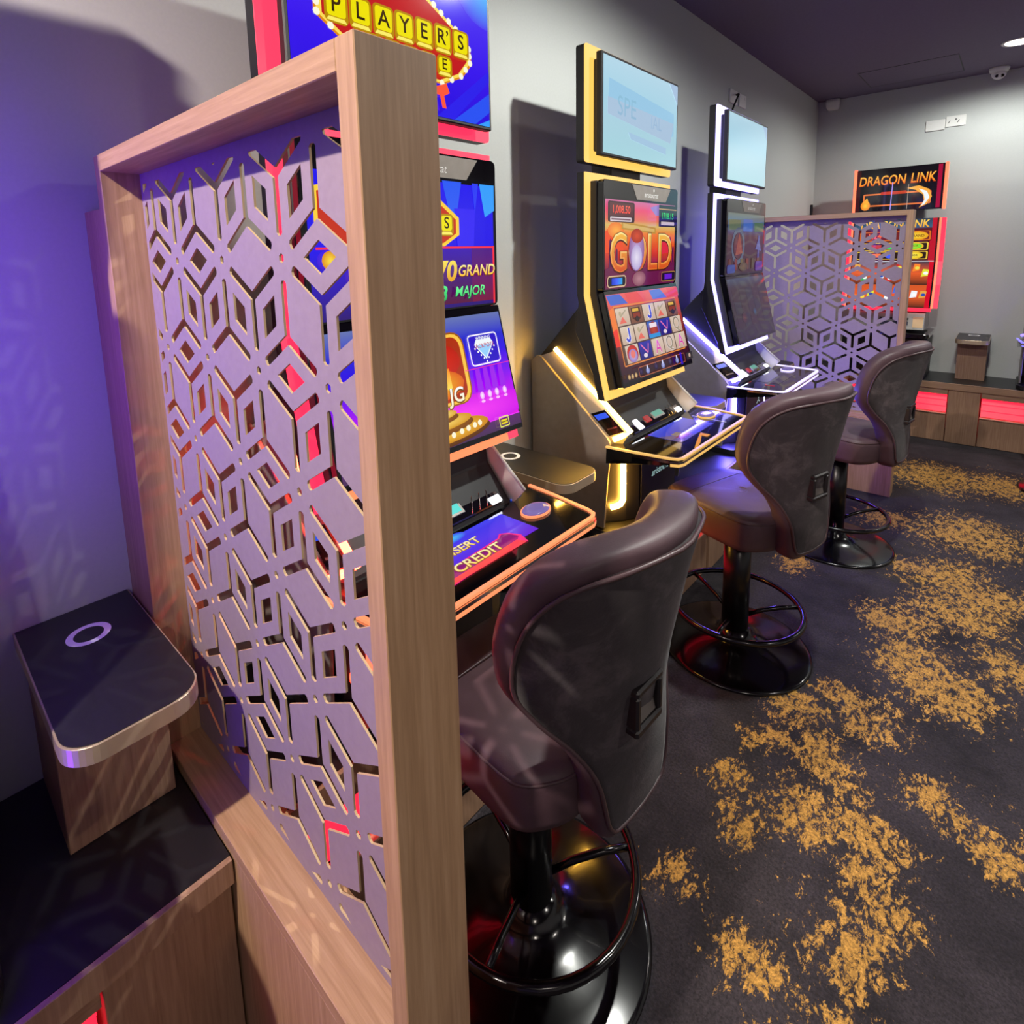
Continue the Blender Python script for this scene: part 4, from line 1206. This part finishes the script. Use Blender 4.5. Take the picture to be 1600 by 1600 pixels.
# ================================================================== STOOLS
def spline(kn, n):
    """Catmull-Rom through knots of tuples"""
    out = []
    for i in range(len(kn) - 1):
        p0 = kn[max(i - 1, 0)]; p1 = kn[i]; p2 = kn[i + 1]; p3 = kn[min(i + 2, len(kn) - 1)]
        for k in range(n):
            t_ = k / n
            out.append(tuple(.5 * ((2 * b_) + (-a_ + c) * t_ + (2 * a_ - 5 * b_ + 4 * c - d) * t_ ** 2 + (-a_ + 3 * b_ - 3 * c + d) * t_ ** 3) for a_, b_, c, d in zip(p0, p1, p2, p3)))
    out.append(tuple(kn[-1])); return out


# back outline: z, half width, x of the middle line, wrap depth
BACK = [(.512, .010, .238, .0), (.518, .078, .239, .004), (.540, .098, .240, .008), (.58, .106, .242, .012), (.64, .113, .245, .02), (.69, .125, .248, .035), (.745, .152, .252, .06),
        (.80, .190, .258, .10), (.865, .224, .266, .135), (.94, .240, .278, .14), (1.02, .236, .292, .13), (1.075, .216, .303, .105), (1.108, .178, .310, .07), (1.125, .12, .314, .03), (1.131, .02, .315, .0)]


def back_surface(off, inset, nu=21, round_=True, T=.062):
    rows = []
    kn = spline(BACK, 3)
    z0, z1 = kn[0][0], kn[-1][0]
    for (z, hw, xm, wr) in kn:
        row = []
        for i in range(nu):
            u = -cos(pi * i / (nu - 1)) if round_ else -1 + 2 * i / (nu - 1)
            uu = u * inset
            y = uu * hw; sl = -2 * wr * uu / max(hw, .02)
            nx, ny = 1 / sqrt(1 + sl * sl), -sl / sqrt(1 + sl * sl)
            zc = (z0 + z1) / 2; v = (z - zc) / ((z1 - z0) / 2)
            gsup = max(0., 1 - abs(u) ** 10) ** (1 / 3) * max(0., 1 - abs(v) ** 24) ** (1 / 2.5) if round_ else 1
            xx = xm - wr * uu * uu
            row.append((xx + nx * off * gsup, y + ny * off * gsup, zc + (z - zc) * inset))
        rows.append(row)
    return rows


def make_stool(label):
    t_ = thing('gaming_stool', label, 'stool', (0, 0, 0), 0, 'padded gaming stools')
    MB().lathe([(.001, .0005), (.272, .0005), (.28, .003), (.28, .008), (.268, .012), (.20, .020), (.13, .031), (.085, .045), (.064, .062), (.056, .085), (.001, .086)], 56).build('base', 'gloss', t_)
    MB().lathe([(.001, .09), (.050, .09), (.050, .508), (.001, .508)], 32).build('column', 'satin', t_)
    rr_ = .243; zr = .18
    ring = MB(); ring.tube([(rr_ * cos(2 * pi * k / 48), rr_ * sin(2 * pi * k / 48), zr) for k in range(48)], .0115, 10, True); ring = ring.build('footring', 'gloss', t_)
    for k in range(3):
        a = R(50 + 120 * k); c_, s_ = cos(a), sin(a)
        MB().tube([(.045 * c_, .045 * s_, zr - .045), (.10 * c_, .10 * s_, zr - .022), (.17 * c_, .17 * s_, zr - .006), (rr_ * c_, rr_ * s_, zr)], .009, 8).build('spoke', 'gloss', ring)
    # seat: superellipse rings
    mb = MB(); loops = []; n = 48
    plan = [(-.228, -.13), (-.195, -.195), (.13, -.215), (.175, -.19), (.222, -.11), (.222, .11), (.175, .19), (.13, .215), (-.195, .195), (-.228, .13)]
    for _ in range(3):
        plan = [q for i in range(len(plan)) for a_, b_ in ((plan[i], plan[(i + 1) % len(plan)]),) for q in ((a_[0] * .78 + b_[0] * .22, a_[1] * .78 + b_[1] * .22), (a_[0] * .22 + b_[0] * .78, a_[1] * .22 + b_[1] * .78))]
    def se(sx, z, dz=0):
        return [(x * sx, y * sx, z - dz * (x / .22) ** 2) for x, y in plan]
    for sx, z in ((.70, .522), (.90, .524), (.955, .532), (.975, .55), (.995, .60), (1.0, .63), (.988, .646), (.955, .656), (.88, .661), (.7, .664), (.4, .666), (.1, .667)):
        loops.append(se(sx, z, .006 if z > .6 else 0))
    mb.loft(loops, True, 0, True); seat = mb.build('seat', 'leather', t_)
    mb = MB(); mb.tube(se(.992, .643, .006), .0035, 6, True); mb.build('seam', 'piping', seat)
    mb = MB(); mb.tube([(-.10, y / 10 * .215, .6675 - .0035 * (abs(y) / 10) ** 4 - .0012) for y in range(-9, 10)], .0018, 5); mb.build('seam', 'piping', seat)
    mb = MB(); mb.box(-.12, .12, -.12, .12, .508, .5225); mb.build('seat_plate', 'plastic', t_, .004, 1)
    # backrest
    mb = MB(); T = .047
    fr_ = back_surface(-T, 1.0); rr = back_surface(T, 1.0)
    mb.grid(fr_); mb.grid(rr, flip=True)
    back = mb.build('backrest', 'leather', t_)
    # suede rear panel
    pan = back_surface(T + .0015, .905, 15, False); pan2 = back_surface(T - .02, .905, 15, False)
    mb = MB(); mb.grid(pan, flip=True)
    rim = [pan[0][i] for i in range(15)] + [r_[-1] for r_ in pan[1:-1]] + [pan[-1][14 - i] for i in range(15)] + [r_[0] for r_ in reversed(pan[1:-1])]
    rim2 = [pan2[0][i] for i in range(15)] + [r_[-1] for r_ in pan2[1:-1]] + [pan2[-1][14 - i] for i in range(15)] + [r_[0] for r_ in reversed(pan2[1:-1])]
    mb.loft([rim, rim2], False, 0, True); bp_ = mb.build('back_panel', 'suede', back)
    mb = MB(); mb.tube(rim, .0042, 6, True); mb.build('piping', 'piping', back)
    # handle let into the panel
    hx = .256 + T; hz = .788
    mb = MB()
    for (y0, y1, z0, z1) in ((-.064, .024, hz + .032, hz + .047), (-.064, .024, hz - .047, hz - .030), (-.064, -.050, hz - .032, hz + .034), (.010, .024, hz - .032, hz + .034)):
        mb.box(hx - .022, hx + .012, y0, y1, z0, z1)
    hd = mb.build('handle', 'plastic', back, .004, 1)
    MB().extr([(hx + .005, -.051, hz - .032), (hx + .005, .011, hz - .032), (hx - .012, .011, hz + .033), (hx - .012, -.051, hz + .033)], (-.012, 0, 0)).build('handle_recess', 'handle_in', hd)
    return t_


st1 = make_stool('gaming stool nearest the camera tucked behind the near screen')
st1.location = (.735, .885, 0); st1.rotation_euler = (0, 0, R(-3))
st2 = dup(st1, (.749, 2.187, 0), R(-16), 'gaming stool facing the gold lit machine second from the camera')
st3 = dup(st1, (.857, 3.362, 0), R(-8), 'gaming stool facing the white lit machine before the second screen')
st4 = dup(st1, (1.88, 4.95, 0), R(95), 'gaming stool cut off by the right edge of the picture')

# ================================================================== FITTINGS
def downlight(i, x, y, pw, colr):
    labs = ['ceiling downlight above the gold lit machine', 'ceiling downlight behind the camera over the left bench', 'lit ceiling downlight at the upper right corner',
            'ceiling downlight right of the picture halfway down the room', 'ceiling downlight far behind the camera at right', 'ceiling downlight right of the picture near the back wall']
    t_ = thing('ceiling_downlight', labs[i], 'downlight', (x, y, H), 0, 'round ceiling downlights')
    MB().lathe([(.075, -.001), (.082, -.006), (.096, -.005), (.098, -.0005), (.075, -.0005)], 32).build('trim_ring', 'white', t_)
    MB().lathe([(.001, -.0045), (.076, -.0045), (.076, -.001), (.001, -.001)], 32).build('lens', 'lamp', t_)
    ld = bpy.data.lights.new('downlight', 'SPOT'); ld.energy = pw; ld.color = colr; ld.spot_size = R(172); ld.spot_blend = .45; ld.shadow_soft_size = .035
    lo = bpy.data.objects.new('lamp', ld); COL.objects.link(lo); lo.parent = t_; lo.location = (0, 0, -.02)


for i, (x, y, pw, colr) in enumerate(DOWNLIGHTS):
    downlight(i, x, y, pw, colr)

# dome camera under the ceiling
t_ = thing('security_camera', 'white dome security camera under the ceiling at upper right', 'camera', (1.262, 6.05, H))
MB().lathe([(.001, 0), (.062, 0), (.062, -.012), (.055, -.03), (.050, -.034), (.001, -.034)], 32).build('mount', 'white', t_)
mb = MB()
rows = [[(.046 * cos(2 * pi * k / 24) * cos(R(e)), .046 * sin(2 * pi * k / 24) * cos(R(e)), -.040 + .046 * sin(R(e))) for k in range(24)] for e in range(-85, 60, 12)]
mb.loft(rows, True, 0, True); ball = mb.build('ball', 'white', t_)
fd = Vector((.15, -.80, -.58)).normalized(); sd = fd.cross(Vector((0, 0, 1))).normalized(); ud = sd.cross(fd)
fc = Vector((0, 0, -.040)) + fd * .036
mb = MB(); mb.loft([[fc + sd * (.036 * cos(2 * pi * k / 24)) + ud * (.026 * sin(2 * pi * k / 24)) + fd * z for k in range(24)] for z in (-.01, .006)]); fp = mb.build('face', 'white', t_)
for s_ in (-1, 1):
    mb = MB(); mb.loft([[fc + sd * (s_ * .016 + .0115 * cos(2 * pi * k / 16)) + ud * (.0115 * sin(2 * pi * k / 16)) + fd * z for k in range(16)] for z in (.0055, .0085)]); mb.build('lens', 'lens', fp)
t_ = thing('alarm_sensor', 'small white alarm sensor in the far ceiling corner', 'sensor', (.125, 6.165, H - .045))
MB().extr([(-.055, 0, .04), (.055, 0, .04), (.055, -.055, .036), (.045, -.06, -.03), (-.04, -.06, -.045), (-.055, -.02, -.02)][:6], (0, 0, 0.0001)) if False else None
mb = MB(); mb.loft([[(x * k_, -y * q_, z) for x, y in rrect(-.055, .055, -.011, .065, .02, 4)] for k_, q_, z in ((1, 1, .043), (1, 1, .01), (.92, .9, -.025), (.7, .7, -.045))], smooth=True); mb.build('housing', 'white', t_)


def plate(loc, rz, label, group, w=.13, h=.085, kind='switch'):
    t_ = thing('wall_plate', label, 'wall outlet', loc, rz, group)
    MB().box(-w / 2, w / 2, -.010, -.0004, -h / 2, h / 2).build('cover', 'white', t_, .003, 1)
    if kind == 'holes':
        for x in (-.03, .03):
            mb = MB(); mb.obox((x - .012, -.0105, -.004), (.006, 0, .010), (.0018, 0, -.001), (0, .0008, 0)); mb.build('socket_slot', 'lens', t_)
        MB().box(-.004, .006, -.0112, -.010, .008, .018).build('rocker', 'black_matte', t_)
    else:
        for x in (-.035, .035):
            MB().box(x - .010, x + .010, -.012, -.010, .012, .026).build('rocker', 'white', t_, .001, 1)
    return t_


plate((.886, YW, 2.572), 0, 'left of two white wall plates high on the back wall', 'back wall plates')
plate((1.018, YW, 2.588), 0, 'right of two white wall plates high on the back wall with dark slots', 'back wall plates', kind='holes')
p1 = plate((0, 4.00, 2.585), R(90), 'left of two white wall plates above the white lit machine', 'left wall plates')
p2 = plate((0, 4.165, 2.585), R(90), 'right of two white wall plates above the white lit machine', 'left wall plates')
mb = MB(); mb.tube([(.012, 4.03, 2.60), (.03, 4.02, 2.602), (.045, 3.985, 2.59), (.03, 3.95, 2.52), (.02, 3.91, 2.44), (.015, 3.86, 2.33)], .006, 6)
tag(mb.build('power_cable', 'cable'), 'black power cable hanging from the wall plate above the white lit machine', 'cable')
mb = MB(); mb.box(.0005, .02, 6.075, 6.10, 1.86, 1.985); tag(mb.build('wall_bracket', 'black_matte', None, .003, 1), 'small dark bracket on the left wall near the far corner', 'bracket')
